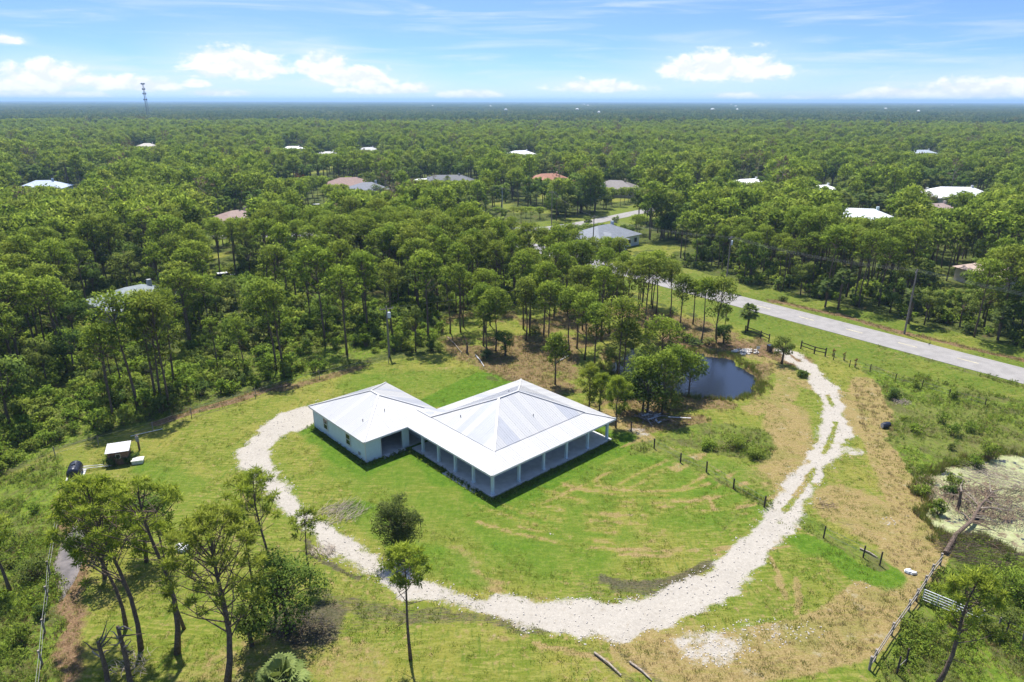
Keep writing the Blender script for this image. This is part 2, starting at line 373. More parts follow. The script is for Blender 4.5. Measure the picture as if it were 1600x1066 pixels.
    return dict(gravel=gravel, tan=np.clip(tan, 0, 1.2), lush=lush, litter=litter, mud=mud, weeds=weeds, floor=floor, green=green)

def gz(x, y):
    x = np.asarray(x, float); y = np.asarray(y, float)
    z = (fbm(x, y, .22, 50)-.5)*.22+(fbm(x, y, 1.1, 51, 2)-.5)*.06
    hs = sdpoly(x, y, [UV(-6.5,-.5),UV(20,-.5),UV(20,28),UV(-6.5,28)])
    z *= sstep(hs, 0, 3)
    z -= 1.0*(1-sstep(sdpoly(x, y, POND)+(fbm(x, y, .5, 12)-.5)*3.0, -2.2, .9))
    z -= .8*(1-sstep(sdpoly(x, y, SWAMP)+(fbm(x, y, .6, 13)-.5)*4.0, -1.0, .9))
    z -= .5*(1-sstep(sdpoly(x, y, SWAMP2), -.6, .4))
    dr = road_d(x, y); z = z*sstep(dr, 4.5, 9)-.35*np.exp(-((dr-9.0)/1.8)**2)
    z *= sstep(dseg(x, y, CROSS), 3.8, 6)
    return z
def gz1(x, y): return float(gz(np.array([x]), np.array([y]))[0])

# far houses: (px, py of roof centre, roof colour, wall colour, width, depth, rotation, eave, label)
FARH = [
 (210,457,(.20,.235,.25),(.35,.37,.38),13,10,.9,3.2,'house with a plain grey metal roof among tall pines at the left'),
 (68,289,(.36,.42,.52),(.4,.5,.62),17,12,.2,4.0,'house with a pale blue metal roof far left in the wood'),
 (230,229,(.40,.36,.31),(.55,.52,.48),18,14,.5,4.0,'house with a beige hip roof far away at upper left'),
 (369,336,(.25,.17,.15),(.6,.52,.46),14,11,.9,3.0,'house with a pinkish brown roof between pines left of centre'),
 (545,284,(.20,.12,.10),(.5,.4,.34),20,13,.3,3.2,'house with a reddish brown roof behind the slate roofed house'),
 (574,292,(.14,.15,.18),(.55,.55,.55),17,13,.5,3.2,'white walled house with a slate grey hip roof'),
 (700,279,(.085,.09,.105),(.34,.35,.36),24,12,.1,3.2,'long low house with a charcoal roof behind garden trees'),
 (813,240,(.62,.62,.62),(.6,.6,.6),22,14,.5,4.5,'house with a bright white roof standing alone in the far wood'),
 (857,277,(.28,.12,.07),(.55,.42,.32),20,13,.4,3.4,'house with a terracotta roof half hidden behind dark trees'),
 (962,288,(.17,.15,.145),(.46,.38,.24),18,13,-.3,3.4,'tan walled house with a grey brown roof beyond the junction'),
 (943,360,(.17,.185,.21),(.55,.60,.66),17,12,.75,3.0,'pale blue house with a grey shingle roof beside the junction'),
 (1342,336,(.58,.61,.63),(.65,.75,.78),23,15,-.25,4.2,'house with a broad white metal roof right of centre'),
 (1494,299,(.60,.60,.60),(.55,.55,.56),25,14,-.15,4.2,'long house with a white roof far right in the wood'),
 (1462,323,(.32,.24,.21),(.6,.54,.48),16,11,.3,3.6,'house with a brown roof just in front of the long white roof'),
 (458,233,(.8,.8,.78),(.8,.78,.75),20,13,.1,4.0,'far house with a cream roof left of the grey roofed one'),
 (512,241,(.44,.43,.4),(.78,.76,.72),18,12,.2,4.0,'far house with a grey roof and pale walls up the left street'),
 (575,234,(.42,.42,.42),(.6,.6,.6),18,12,.7,4.0,'far house with a plain grey roof above the orange shrub'),
 (1440,238,(.34,.38,.42),(.6,.62,.64),22,14,.1,5.0,'far house with a blue grey roof near the upper right'),
 (1565,412,(.36,.27,.23),(.6,.5,.44),14,9,.2,3.0,'house with a sandy pink roof at the right edge'),
 (1170,283,(.8,.8,.8),(.7,.7,.7),18,10,.4,4.5,'pale roofed house half buried in the wood right of centre'),
 (1285,291,(.85,.85,.85),(.7,.7,.7),12,8,.3,4.5,'small white roofed house showing through the right wood'),
 (1440,300,(.36,.33,.30),(.6,.6,.58),15,10,.5,3.6,'house with a dull roof left of the long white roof'),
 (660,281,(.6,.6,.58),(.8,.8,.78),11,7,.05,3.0,'white garage left of the long charcoal roofed house'),
 (648,204,(.75,.75,.72),(.7,.7,.7),20,13,.3,6.0,'tiny pale roof in the distant wood at upper centre'),
]
for (px, py, rc, wc, w, d, rot, ev, lab) in FARH:
    c = G(px, py, ev+1.0); HOUSE_CLEAR.append((c[0], c[1]-1, max(w, d)*.56))
for (px, py, r) in ((430,285,0),(470,272,16),(495,268,14),(520,262,10),(640,300,10),(700,292,10),(150,505,7),(165,515,6),(385,492,7),(365,470,6),(1395,440,0),(1480,450,8),(1475,430,7),(1570,470,8),(850,305,14),(960,310,12),(990,300,10),
                    (780,318,12),(830,328,14),(1010,385,13),(1030,395,10),(960,395,9),(1060,388,8),(120,297,8),(350,398,6),(735,300,8),(265,415,0),(355,425,6),(240,448,6)):
    if r: c = G(px, py); HOUSE_CLEAR.append((c[0], c[1], r*.62))

# ------------------------------------------------------------------ ground material driven by attributes
gm, t, b = newmat('ground_cover')
geo = t.new('ShaderNodeNewGeometry').outputs['Position']
def attr(n):
    a = t.new('ShaderNodeAttribute'); a.attribute_name = n; return a.outputs
A1 = t.new('ShaderNodeSeparateColor'); t.link(attr('mask_a')['Color'], A1.inputs[0])
A2 = t.new('ShaderNodeSeparateColor'); t.link(attr('mask_b')['Color'], A2.inputs[0])
A3 = t.new('ShaderNodeSeparateColor'); t.link(attr('mask_c')['Color'], A3.inputs[0])
aG, aT, aL = A1.outputs; aLi, aM, aW = A2.outputs; aF, aGr, _ = A3.outputs
n20 = t.noise(geo, .06, 3); n5 = t.noise(geo, .3, 4); n1 = t.noise(geo, 1.6, 5, .62); nf = t.noise(geo, 7, 5, .68); nff = t.noise(geo, 22, 3, .7)
stv = t.scalev(geo, (.55, 3.2, 1), (0, 0, -TH)); nst = t.noise(stv, 1.1, 5, .6, .4)
stv2 = t.scalev(geo, (3.0, .6, 1), (0, 0, -TH-.5)); nst2 = t.noise(stv2, 1.0, 4, .6, .5)
def thr(a, n, k=1.0, lo=.42, hi=.62):
    # attribute pushed through noise so edges break up
    v = t.math('ADD', a, t.math('MULTIPLY', t.math('SUBTRACT', n, .5), k)); return t.ramp(v, lo, hi)
g0 = t.mix(t.ramp(n5, .36, .64), (.150, .190, .024), (.260, .245, .048))
g1 = t.mix(t.ramp(n20, .42, .6), g0, (.150, .200, .024))
g2 = t.mix(t.ramp(nst, .42, .66, 0, .85), g1, (.30, .285, .07))
g2 = t.mix(t.ramp(nst2, .5, .72, 0, .7), g2, (.085, .155, .018))
g3 = t.mix(t.ramp(n1, .54, .72, 0, .8), g2, (.34, .25, .11))
g3 = t.mix(t.ramp(nf, .25, .52, .6, 0), g3, (.058, .105, .012))
g3 = t.mix(t.math('MULTIPLY', aGr, .75), g3, t.mix(t.ramp(n1, .35, .65), (.085, .155, .018), (.15, .19, .028)))
tanc = t.mix(t.ramp(nf, .35, .7), (.30, .20, .085), (.43, .31, .165))
tanc = t.mix(t.ramp(nst, .45, .68, 0, .6), tanc, (.26, .23, .06))
tanc = t.mix(t.ramp(n5, .50, .64, 0, .35), tanc, (.15, .185, .03))
tanc = t.mix(t.ramp(t.noise(geo, .55, 6, .7), .58, .68, 0, .75), tanc, (.42, .35, .25))
g4 = t.mix(t.math('MULTIPLY', thr(aT, n1, 1.0, .35, .75), .8), g3, tanc)
lushc = t.mix(t.ramp(n1, .35, .7), (.085, .170, .014), (.150, .235, .026))
lushc = t.mix(t.ramp(nf, .3, .6, .5, 0), lushc, (.055, .12, .010))
g5 = t.mix(thr(aL, n5, .7, .3, .8), g4, lushc)
litc = t.mix(t.ramp(nf, .3, .7), (.15, .085, .048), (.30, .20, .115))
litc = t.mix(t.ramp(n1, .5, .7, 0, .7), litc, (.19, .19, .045))
g6 = t.mix(thr(aLi, n1, .9, .35, .7), g5, litc)
weedc = t.mix(t.ramp(n1, .38, .62), (.10, .165, .018), (.185, .25, .03))
weedc = t.mix(t.ramp(nst2, .5, .68, 0, .75), weedc, (.20, .175, .065))
weedc = t.mix(t.ramp(n5, .50, .62, 0, .7), weedc, (.105, .10, .042))
weedc = t.mix(t.ramp(n20, .45, .6, 0, .45), weedc, (.17, .15, .06))
g7 = t.mix(thr(aW, n1, .6, .3, .7), g6, weedc)
flc = t.mix(t.ramp(n1, .35, .65), (.06, .085, .02), (.13, .15, .035))
flc = t.mix(t.ramp(n5, .55, .7, 0, .6), flc, (.14, .10, .055))
g8 = t.mix(thr(aF, n5, .5, .35, .65), g7, flc)
mudc = t.mix(t.ramp(nf, .35, .65), (.05, .04, .034), (.125, .10, .08))
g9 = t.mix(t.math('MULTIPLY', thr(aM, t.noise(stv, 2.2, 6, .7), 1.5, .35, .8), .8), g8, mudc)
grc = t.mix(t.ramp(nff, .35, .65), (.40, .36, .305), (.54, .495, .43))
grc = t.mix(t.ramp(n1, .55, .75, 0, .6), grc, (.33, .28, .21))
grc = t.mix(t.ramp(n5, .45, .7, 0, .55), grc, (.42, .38, .325))
g10 = t.mix(thr(aG, t.noise(geo, 4.5, 9, .82), 1.5, .34, .74), g9, grc)
vfine = t.noise(geo, 3.5, 8, .8)
g11 = t.mix(1.0, g10, t.mix(vfine, (.40, .40, .40), (1.08, 1.08, 1.08)), 'MULTIPLY')
t.link(g11, b.inputs['Base Color']); b.inputs['Roughness'].default_value = .95; b.inputs['Specular IOR Level'].default_value = .05
bp = t.new('ShaderNodeBump'); t.link(t.math('MULTIPLY_ADD', aG, -.42, .5), bp.inputs['Strength']); bp.inputs['Distance'].default_value = .2
t.link(t.math('ADD', t.noise(geo, 2.6, 7, .75), t.math('MULTIPLY', nst, .35)), bp.inputs['Height']); t.link(bp.outputs[0], b.inputs['Normal'])

def grid_object(name, X, Y, Z, ch, sel=None, kind='structure', label=None):
    nr, nc = X.shape
    idx = np.arange(nr*nc).reshape(nr, nc)
    q = np.stack([idx[:-1,:-1], idx[:-1,1:], idx[1:,1:], idx[1:,:-1]], -1).reshape(-1, 4)
    if sel is not None: q = q[sel.reshape(-1)]
    used, inv = np.unique(q, return_inverse=True); q = inv.reshape(-1, 4)
    co = np.stack([X.ravel()[used], Y.ravel()[used], Z.ravel()[used]], -1)
    me = bpy.data.meshes.new(name)
    me.vertices.add(len(used)); me.vertices.foreach_set('co', co.ravel().astype(np.float32))
    me.loops.add(q.size); me.loops.foreach_set('vertex_index', q.ravel().astype(np.int32))
    me.polygons.add(len(q)); me.polygons.foreach_set('loop_start', np.arange(0, q.size, 4, dtype=np.int32))
    me.polygons.foreach_set('loop_total', np.full(len(q), 4, dtype=np.int32))
    me.polygons.foreach_set('use_smooth', np.ones(len(q), bool))
    me.update(calc_edges=True)
    for an, keys in (('mask_a', ('gravel','tan','lush')), ('mask_b', ('litter','mud','weeds')), ('mask_c', ('floor','green',None))):
        a = me.attributes.new(an, 'FLOAT_COLOR', 'POINT'); d = np.ones((len(used), 4), np.float32)
        for i, k in enumerate(keys): d[:, i] = ch[k].ravel()[used] if k else 0
        a.data.foreach_set('color', d.ravel())
    me.materials.append(gm)
    o = linkobj(name, me); o['kind'] = kind
    if label: o['label'] = label
    return o
CH = channels(GX, GY)
GZ = gz(GX, GY)-.05*CH['mud']-.015*CH['gravel']
edge = sstep(np.minimum.reduce([GX+160, 160-GX, GY-24, 190-GY]), 0, 4); GZ = GZ*edge
cq = lambda a: (a[:-1,:-1]+a[1:,1:])/2
gq = cq(CH['gravel']) > .5; pin = (cq(sdpoly(GX, GY, PROPERTY)) < 0)
dreg = gq & (cq(dseg(GX, GY, DRIVE1)) < 5)
grid_object('gravel_driveway', GX, GY, GZ, CH, dreg, label='pale gravel driveway curving round the lawn to the road')
grid_object('lawn', GX, GY, GZ, CH, pin & ~dreg, label='patchy yellow green lawn round the white roofed house')
grid_object('ground', GX, GY, GZ, CH, ~pin & ~dreg, label='grassy and wooded ground beyond the lawn')
mx, my = np.meshgrid(np.linspace(-800, 800, 330), np.linspace(190, 1000, 200))
grid_object('woodland_ground', mx, my, np.zeros_like(mx), channels(mx, my, False))
fb = MB()
B_ = 45000
for (x0, y0, x1, y1) in ((-B_, -2000, B_, 24), (-B_, 24, -160, 190), (160, 24, B_, 190), (-B_, 190, -800, 1000), (800, 190, B_, 1000), (-B_, 1000, B_, B_)):
    fb.add([(x0,y0,0),(x1,y0,0),(x1,y1,0),(x0,y1,0)], [(0,1,2,3)])
ff, t2, b2 = newmat('far_floor')
gp2 = t2.new('ShaderNodeNewGeometry').outputs['Position']
fc = t2.mix(t2.ramp(t2.noise(gp2, .02, 5), .35, .65), (.024, .04, .014), (.045, .065, .02))
t2.link(fc, b2.inputs['Base Color'])
setp(fb.obj('plain', ff), 'dark wooded plain reaching the horizon', kind='structure')

# ------------------------------------------------------------------ roads
asph = simple('asphalt', (.265, .25, .24), .9, .15, .1, .6, bump=.2)
rp = simple('road_paint', (.50, .44, .28), .8, .2, .25, 2)
shoulder = simple('road_shoulder', (.30, .26, .16), .95, .1, .3, 1.5)
def strip(name, pts, w, z, mat, label, sub=4.0):
    m = MB(); cur = []
    for a, b_ in zip(pts[:-1], pts[1:]):
        L = math.dist(a, b_); n = max(1, int(L/sub))
        for i in range(n): cur.append((a[0]+(b_[0]-a[0])*i/n, a[1]+(b_[1]-a[1])*i/n))
    cur.append(pts[-1]); vs = []
    for i, p in enumerate(cur):
        q0 = cur[max(i-1,0)]; q1 = cur[min(i+1,len(cur)-1)]; d = Vector((q1[0]-q0[0], q1[1]-q0[1])).normalized()
        for s_, zz_ in ((1.0, -.3), (1.0, z), (0, z+.05), (-1.0, z), (-1.0, -.3)):
            vs.append((p[0]-d.y*w/2*s_, p[1]+d.x*w/2*s_, zz_))
    m.add(vs, [(i*5+j, i*5+j+1, (i+1)*5+j+1, (i+1)*5+j) for i in range(len(cur)-1) for j in range(4)])
    return setp(m.obj(name, mat, smooth=False), label, kind='structure')
strip('road', ROAD, 7.2, .05, asph, 'straight pale asphalt road with grass verges')
strip('side_road', CROSS, 6.0, .06, asph, 'side road crossing beyond the junction house')
m = MB()
for s0 in np.arange(-30, 330, 9.0):
    a = RA-RD*220+RD*s0; e_ = a+RD*3.0
    for off in (0,):
        n_ = RN*.11; z = .108
        m.add([(*(a-n_), z), (*(e_-n_), z), (*(e_+n_), z), (*(a+n_), z)], [(0,1,2,3)])
setp(m.obj('road_markings', rp), 'faded dashed centre line on the asphalt road', kind='structure')

# ------------------------------------------------------------------ water
wm, t3, b3 = newmat('pond_water')
b3.inputs['Base Color'].default_value = (.012, .016, .028, 1); b3.inputs['Roughness'].default_value = .06
b3.inputs['Specular IOR Level'].default_value = .6
gp3 = t3.new('ShaderNodeNewGeometry').outputs['Position']; bb = t3.new('ShaderNodeBump'); bb.inputs['Strength'].default_value = .5; bb.inputs['Distance'].default_value = .04
t3.link(t3.noise(gp3, 3.5, 4), bb.inputs['Height']); t3.link(bb.outputs[0], b3.inputs['Normal'])
def water(name, poly, z, mat, label):
    c = np.mean(np.array(poly), 0); m = MB()
    m.add([(c[0]+(p[0]-c[0])*1.12, c[1]+(p[1]-c[1])*1.12, z) for p in poly], [tuple(range(len(poly)))])
    return setp(m.obj(name, mat), label, kind='structure')
water('pond', POND, -.30, wm, 'dark blue oval pond behind the trees')
am, t4, b4 = newmat('algae_water')
gp4 = t4.new('ShaderNodeNewGeometry').outputs['Position']
ac = t4.mix(t4.ramp(t4.noise(gp4, 2.2, 6, .7), .38, .62), (.26, .28, .12), (.38, .39, .21))
ac = t4.mix(t4.ramp(t4.noise(gp4, 1.1, 7, .75), .50, .60), ac, (.17, .13, .075))
ac = t4.mix(t4.ramp(t4.noise(gp4, .45, 6, .65), .56, .62), ac, (.03, .035, .045))
t4.link(ac, b4.inputs['Base Color']); b4.inputs['Roughness'].default_value = .5
water('swamp_pool', SWAMP, -.16, am, 'swamp pool covered with pale green duckweed')
water('muddy_puddle', SWAMP2, -.12, simple('grey_puddle', (.13,.11,.10), .35, .4, .3, 1.2), 'grey muddy puddle at the left edge')

# ------------------------------------------------------------------ foliage materials
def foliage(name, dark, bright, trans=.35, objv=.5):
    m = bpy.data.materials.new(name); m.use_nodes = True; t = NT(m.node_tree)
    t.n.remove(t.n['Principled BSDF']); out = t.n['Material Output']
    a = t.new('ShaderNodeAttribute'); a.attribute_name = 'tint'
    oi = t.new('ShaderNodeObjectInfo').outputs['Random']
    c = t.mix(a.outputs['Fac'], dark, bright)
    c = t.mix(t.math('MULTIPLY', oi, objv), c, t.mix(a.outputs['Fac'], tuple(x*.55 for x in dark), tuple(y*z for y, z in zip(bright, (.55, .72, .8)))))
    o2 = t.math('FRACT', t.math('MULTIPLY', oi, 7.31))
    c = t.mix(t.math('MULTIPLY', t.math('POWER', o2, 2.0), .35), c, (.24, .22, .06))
    an = t.new('ShaderNodeAttribute'); an.attribute_name = 'nv'
    vt = t.new('ShaderNodeVectorTransform', vector_type='NORMAL', convert_from='OBJECT', convert_to='WORLD'); t.link(an.outputs['Vector'], vt.inputs[0])
    g_ = t.new('ShaderNodeNewGeometry').outputs['Normal']
    sc_ = t.new('ShaderNodeVectorMath', operation='SCALE'); t.link(g_, sc_.inputs[0]); sc_.inputs['Scale'].default_value = .45
    ad_ = t.new('ShaderNodeVectorMath', operation='ADD'); t.link(sc_.outputs[0], ad_.inputs[0]); t.link(vt.outputs[0], ad_.inputs[1])
    nn_ = t.new('ShaderNodeVectorMath', operation='NORMALIZE'); t.link(ad_.outputs[0], nn_.inputs[0])
    d = t.new('ShaderNodeBsdfDiffuse'); t.link(c, d.inputs[0]); t.link(nn_.outputs[0], d.inputs['Normal'])
    tr = t.new('ShaderNodeBsdfTranslucent'); c2 = t.mix(1.0, c, (1.25, 1.3, .8), 'MULTIPLY'); t.link(c2, tr.inputs[0])
    ms = t.new('ShaderNodeMixShader'); ms.inputs[0].default_value = trans
    t.link(d.outputs[0], ms.inputs[1]); t.link(tr.outputs[0], ms.inputs[2]); t.link(ms.outputs[0], out.inputs[0])
    return m
PINE = foliage('pine_needles', (.125, .190, .028), (.275, .345, .052))
OAK = foliage('oak_leaves', (.070, .118, .024), (.155, .220, .044), .3)
BUSHM = foliage('bush_leaves', (.095, .160, .020), (.245, .315, .048), .35)
DARKB = foliage('dark_bush_leaves', (.06, .10, .022), (.13, .18, .045), .3)
PALM = foliage('palm_fronds', (.05, .085, .022), (.125, .165, .055), .25, .3)
GRASSM = foliage('grass_blades', (.13, .19, .026), (.28, .30, .06), .3)
DRYM = foliage('dry_grass', (.22, .14, .075), (.38, .27, .16), .3)
BARK = simple('bark', (.135, .10, .078), .95, .1, .35, 6, bump=.4)
DEADW = simple('dead_wood', (.30, .25, .20), .95, .1, .3, 5, bump=.3)
DARKW = simple('dark_brush_wood', (.20, .145, .10), .95, .1, .35, 5)

def leaf(mb, p, d, L, w, up=None):
    """a pointed blade from p along d"""
    d = Vector(d).normalized()
    s_ = d.cross(up if up is not None else Vector((random.uniform(-1,1), random.uniform(-1,1), random.uniform(-1,1))))
    if s_.length < 1e-3: s_ = Vector((1,0,0))
    s_ = s_.normalized()*w/2; p = Vector(p)
    mb.add([p-s_, p+s_, p+d*L], [(0,1,2)])
def rdir(rnd, zb=0.0):
    while True:
        v = Vector((rnd.uniform(-1,1), rnd.uniform(-1,1), rnd.uniform(-1,1)))
        if .05 < v.length < 1: v.normalize(); v.z += zb; return v.normalized()

def pine_parts(seed, h=14.0, spread=2.6, base=.5, limbs=18, tufts=7, needles=13, nl=.50, nw=.15, lean=(0,0), r0=.17, gap=0.0, crook=0.0, trunk_n=7):
    rnd = random.Random(seed); random.seed(seed)
    tk = MB(); cr = MB()
    K = 9; pts = []; wob = (rnd.uniform(-.02,.02)*h, rnd.uniform(-.02,.02)*h)
    for i in range(K):
        s_ = i/(K-1); c = crook*math.sin(s_*math.pi*1.6)*h*.1
        pts.append(Vector((lean[0]*s_*h+wob[0]*math.sin(s_*5)+c, lean[1]*s_*h+wob[1]*math.sin(s_*4+1)-c*.4, s_*h*.96)))
    rad = [r0*(1.25 if i == 0 else 1)*(1-.82*(i/(K-1))**1.1) for i in range(K)]
    tk.tube(pts, rad, trunk_n)
    def at(s_):
        f = s_*(K-1); i = min(int(f), K-2); return pts[i].lerp(pts[i+1], f-i)
    def tuft(p, out, sc=1.0):
        cr.tint = min(1, max(0, rnd.gauss(.5, .28)))
        for _ in range(needles):
            d = rdir(rnd, .25)+out*.55; cr.nrm = (d.normalized()*.55+out*.25+Vector((0,0,.45))).normalized()
            leaf(cr, p-d.normalized()*.04, d, nl*sc*rnd.uniform(.75,1.15), nw*sc*rnd.uniform(.8,1.2))
    ga = rnd.uniform(0, 6.28)
    for k in range(limbs):
        f = (k+.5)/limbs; s_ = base+(1-base)*f**.9*.97
        ga += 2.4+rnd.uniform(-.5,.5)
        prof = math.sqrt(max(0, 1-((f-.38)/.66)**2)) if f > .38 else .55+.45*f/.38
        L = spread*prof*rnd.uniform(.65,1.15)
        if rnd.random() < gap: L *= .45
        a = at(s_); el_ = .12+.75*f+rnd.uniform(-.15,.15)
        d = Vector((math.cos(ga)*math.cos(el_), math.sin(ga)*math.cos(el_), math.sin(el_)))
        mid = a+d*L*.5+Vector((0,0,-.05*L)); end = a+d*L+Vector((0,0,.14*L))
        tk.tube([a, mid, end], [r0*.34*(1-.5*f), r0*.2*(1-.5*f), .02], 4, False)
        tuft(end, d)
        for q in range(tufts):
            g = rnd.uniform(.42,1.0); pp = a.lerp(mid, g*2) if g < .5 else mid.lerp(end, g*2-1)
            sd_ = (rdir(rnd, .15)+d*.35).normalized(); e2 = pp+sd_*L*rnd.uniform(.14,.36)
            if needles > 9: tk.tube([pp, e2], [.022, .012], 3, False)
            tuft(e2, (sd_+Vector((0,0,.3))).normalized())
            if rnd.random() < .5: tuft(pp.lerp(e2, .55)+Vector((0,0,.1)), sd_, .85)
    tuft(pts[-1]+Vector((0,0,.1)), Vector((0,0,1)))
    # dead snags below the crown
    for k in range(5):
        s_ = rnd.uniform(base*.6, base*1.1); a = at(s_); g2 = rnd.uniform(0, 6.28)
        tk.tube([a, a+Vector((math.cos(g2)*.8, math.sin(g2)*.8, .15))], [.03, .01], 3, False)
    return tk, cr

def puff_pine(seed, needle=False, crook=0.0,  h=14.0, spread=3.0, base=.56, puffs=26, per=56, pr=.95, ls=.42, r0=.17, lean=(0,0), flat=.8, tall=1.0, trunk_n=7):
    rnd = random.Random(seed); tk = MB(); cr = MB(); K = 7
    wob = (rnd.uniform(-.02,.02)*h, rnd.uniform(-.02,.02)*h)
    pts = [Vector((lean[0]*q/(K-1)*h+wob[0]*math.sin(q*.9), lean[1]*q/(K-1)*h+wob[1]*math.sin(q*.8+1), q/(K-1)*h*.93)) for q in range(K)]
    for q in range(K): pts[q].x += crook*math.sin(q/(K-1)*5.5)*h*.03; pts[q].y += crook*math.sin(q/(K-1)*4)*h*.015
    tk.tube(pts, [r0*(1.2 if q == 0 else 1)*(1-.75*q/(K-1)) for q in range(K)], trunk_n)
    ch = h*(1-base); top = pts[-1]; ax = rnd.uniform(.8,1.2)
    for k in range(puffs):
        f = (k+.5)/puffs                         # 0 top .. 1 lower rim of the crown
        a = k*2.399+rnd.uniform(-.4,.4); rr = math.sqrt(min(1, f*1.25))*rnd.uniform(.72,1.08) if f < .8 else rnd.uniform(.35,1.0)
        zr = 1-.62*f**1.6-.25*rnd.random()*f if f < .8 else rnd.uniform(.12,.45)
        c = Vector((pts[-1].x+math.cos(a)*rr*spread*ax, pts[-1].y+math.sin(a)*rr*spread/ax, h*base+ch*zr*.93))
        R = pr*rnd.uniform(.7,1.25)*(1 if f < .8 else .8)
        if needle: c += rdir(rnd)*.25
        s_ = min(1, max(0, (c.z-.35*ch-pts[0].z)/(h*.93))); i = min(int(s_*(K-1)), K-2); st = pts[i].lerp(pts[i+1], s_*(K-1)-i)
        if not needle: tk.tube([st, st.lerp(c, .6)+Vector((0,0,-.15)), c], [r0*.28, r0*.18, .025], 3, False)
        elif k % 3 == 0: hub = st.lerp(c, .55)+Vector((0,0,-.25)); tk.tube([st, hub, c], [r0*.26, r0*.15, .018], 5, False)
        else: tk.tube([hub, hub.lerp(c, .5)+Vector((0,0,-.06)), c], [.03, .022, .012], 3, False)
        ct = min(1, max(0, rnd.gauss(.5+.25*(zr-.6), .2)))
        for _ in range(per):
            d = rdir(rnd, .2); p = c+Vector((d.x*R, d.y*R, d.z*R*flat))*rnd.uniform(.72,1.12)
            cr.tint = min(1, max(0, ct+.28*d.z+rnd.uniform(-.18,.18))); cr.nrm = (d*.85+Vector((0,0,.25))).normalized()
            a1 = (d*1.1+rdir(rnd)*.5).normalized() if needle else (d*.6+rdir(rnd)).normalized(); b1 = a1.cross(rdir(rnd)); b1 = b1.normalized() if b1.length > .05 else Vector((1,0,0)); L = ls*rnd.uniform(.6,1.25)
            w1 = L*(.13 if needle else .3)
            if needle: p = c+(p-c)*rnd.uniform(.15,.85)
            cr.add([p-b1*w1, p+b1*w1, p+a1*L], [(0,1,2)])
    for k in range(6):
        s_ = rnd.uniform(base*.5, base*1.15); i = min(int(s_*(K-1)), K-2); a = pts[i].lerp(pts[i+1], s_*(K-1)-i); g2 = rnd.uniform(0, 6.28); l_ = rnd.uniform(.6,1.6)
        tk.tube([a, a+Vector((math.cos(g2)*l_, math.sin(g2)*l_, .2))], [.035, .012], 3, False)
    return tk, cr

def oak_parts(seed, h=9.0, spread=3.4, lobes=22, leaves=95, ls=.40, base=.22, tall=1.0, r0=.16):
    rnd = random.Random(seed); random.seed(seed); tk = MB(); cr = MB()
    top = Vector((rnd.uniform(-.3,.3), rnd.uniform(-.3,.3), h*.55))
    tk.tube([(0,0,-.1), top*.5+Vector((.1,.05,0)), top], [r0*1.2, r0*.9, r0*.6], 7)
    zc = h*(base+1)/2; rz = h*(1-base)/2
    for k in range(lobes):
        d = rdir(rnd); g = rnd.uniform(.45,.82)
        wob = 1+.25*math.sin(3*math.atan2(d.y, d.x)+seed)
        c = Vector((d.x*spread*g*wob, d.y*spread*g*wob, zc+d.z*rz*g))
        R = spread*rnd.uniform(.24,.40)
        tk.tube([top*.75, top.lerp(c, .6)+Vector((0,0,-.1)), c], [r0*.35, r0*.2, .02], 4, False)
        cr.tint = min(1, max(0, rnd.gauss(.5, .25))); ct = cr.tint
        for _ in range(leaves):
            n = rdir(rnd, .25); p = c+Vector((n.x*R, n.y*R, n.z*R*.8))*rnd.uniform(.7,1.08); cr.nrm = (n*.7+d*.25+Vector((0,0,.3))).normalized()
            cr.tint = min(1, max(0, ct+rnd.uniform(-.25,.25)))
            a = rdir(rnd); a = (a-n*a.dot(n)*.6).normalized(); b_ = n.cross(a).normalized(); L = ls*rnd.uniform(.6,1.2)
            cr.add([p-a*L*.5, p+b_*L*.3, p+a*L*.5, p-b_*L*.3], [(0,1,2,3)])
    return tk, cr

def bush_parts(seed, r=1.1, h=1.6, clumps=16, leaves=26, ls=.24):
    rnd = random.Random(seed); tk = MB(); cr = MB()
    for k in range(clumps):
        d = rdir(rnd); g = rnd.uniform(.3,.95); c = Vector((d.x*r*g, d.y*r*g, h*.45+abs(d.z)*h*.5*g if rnd.random() < .8 else h*.2))
        tk.tube([(d.x*.1, d.y*.1, -.1), c], [.035, .012], 3, False)
        ct = min(1, max(0, rnd.gauss(.5, .25))); R = r*rnd.uniform(.25,.42)
        for _ in range(leaves):
            n = rdir(rnd, .3); p = c+n*R*rnd.uniform(.6,1.1); cr.nrm = (n*.6+Vector((0,0,.55))).normalized(); cr.tint = min(1, max(0, ct+rnd.uniform(-.2,.2)))
            a = rdir(rnd, .2); b_ = a.cross(n); b_ = b_.normalized() if b_.length > .01 else Vector((1,0,0)); L = ls*rnd.uniform(.6,1.3)
            cr.add([p-a*L*.5, p+b_*L*.32, p+a*L*.5, p-b_*L*.32], [(0,1,2,3)])
    return tk, cr

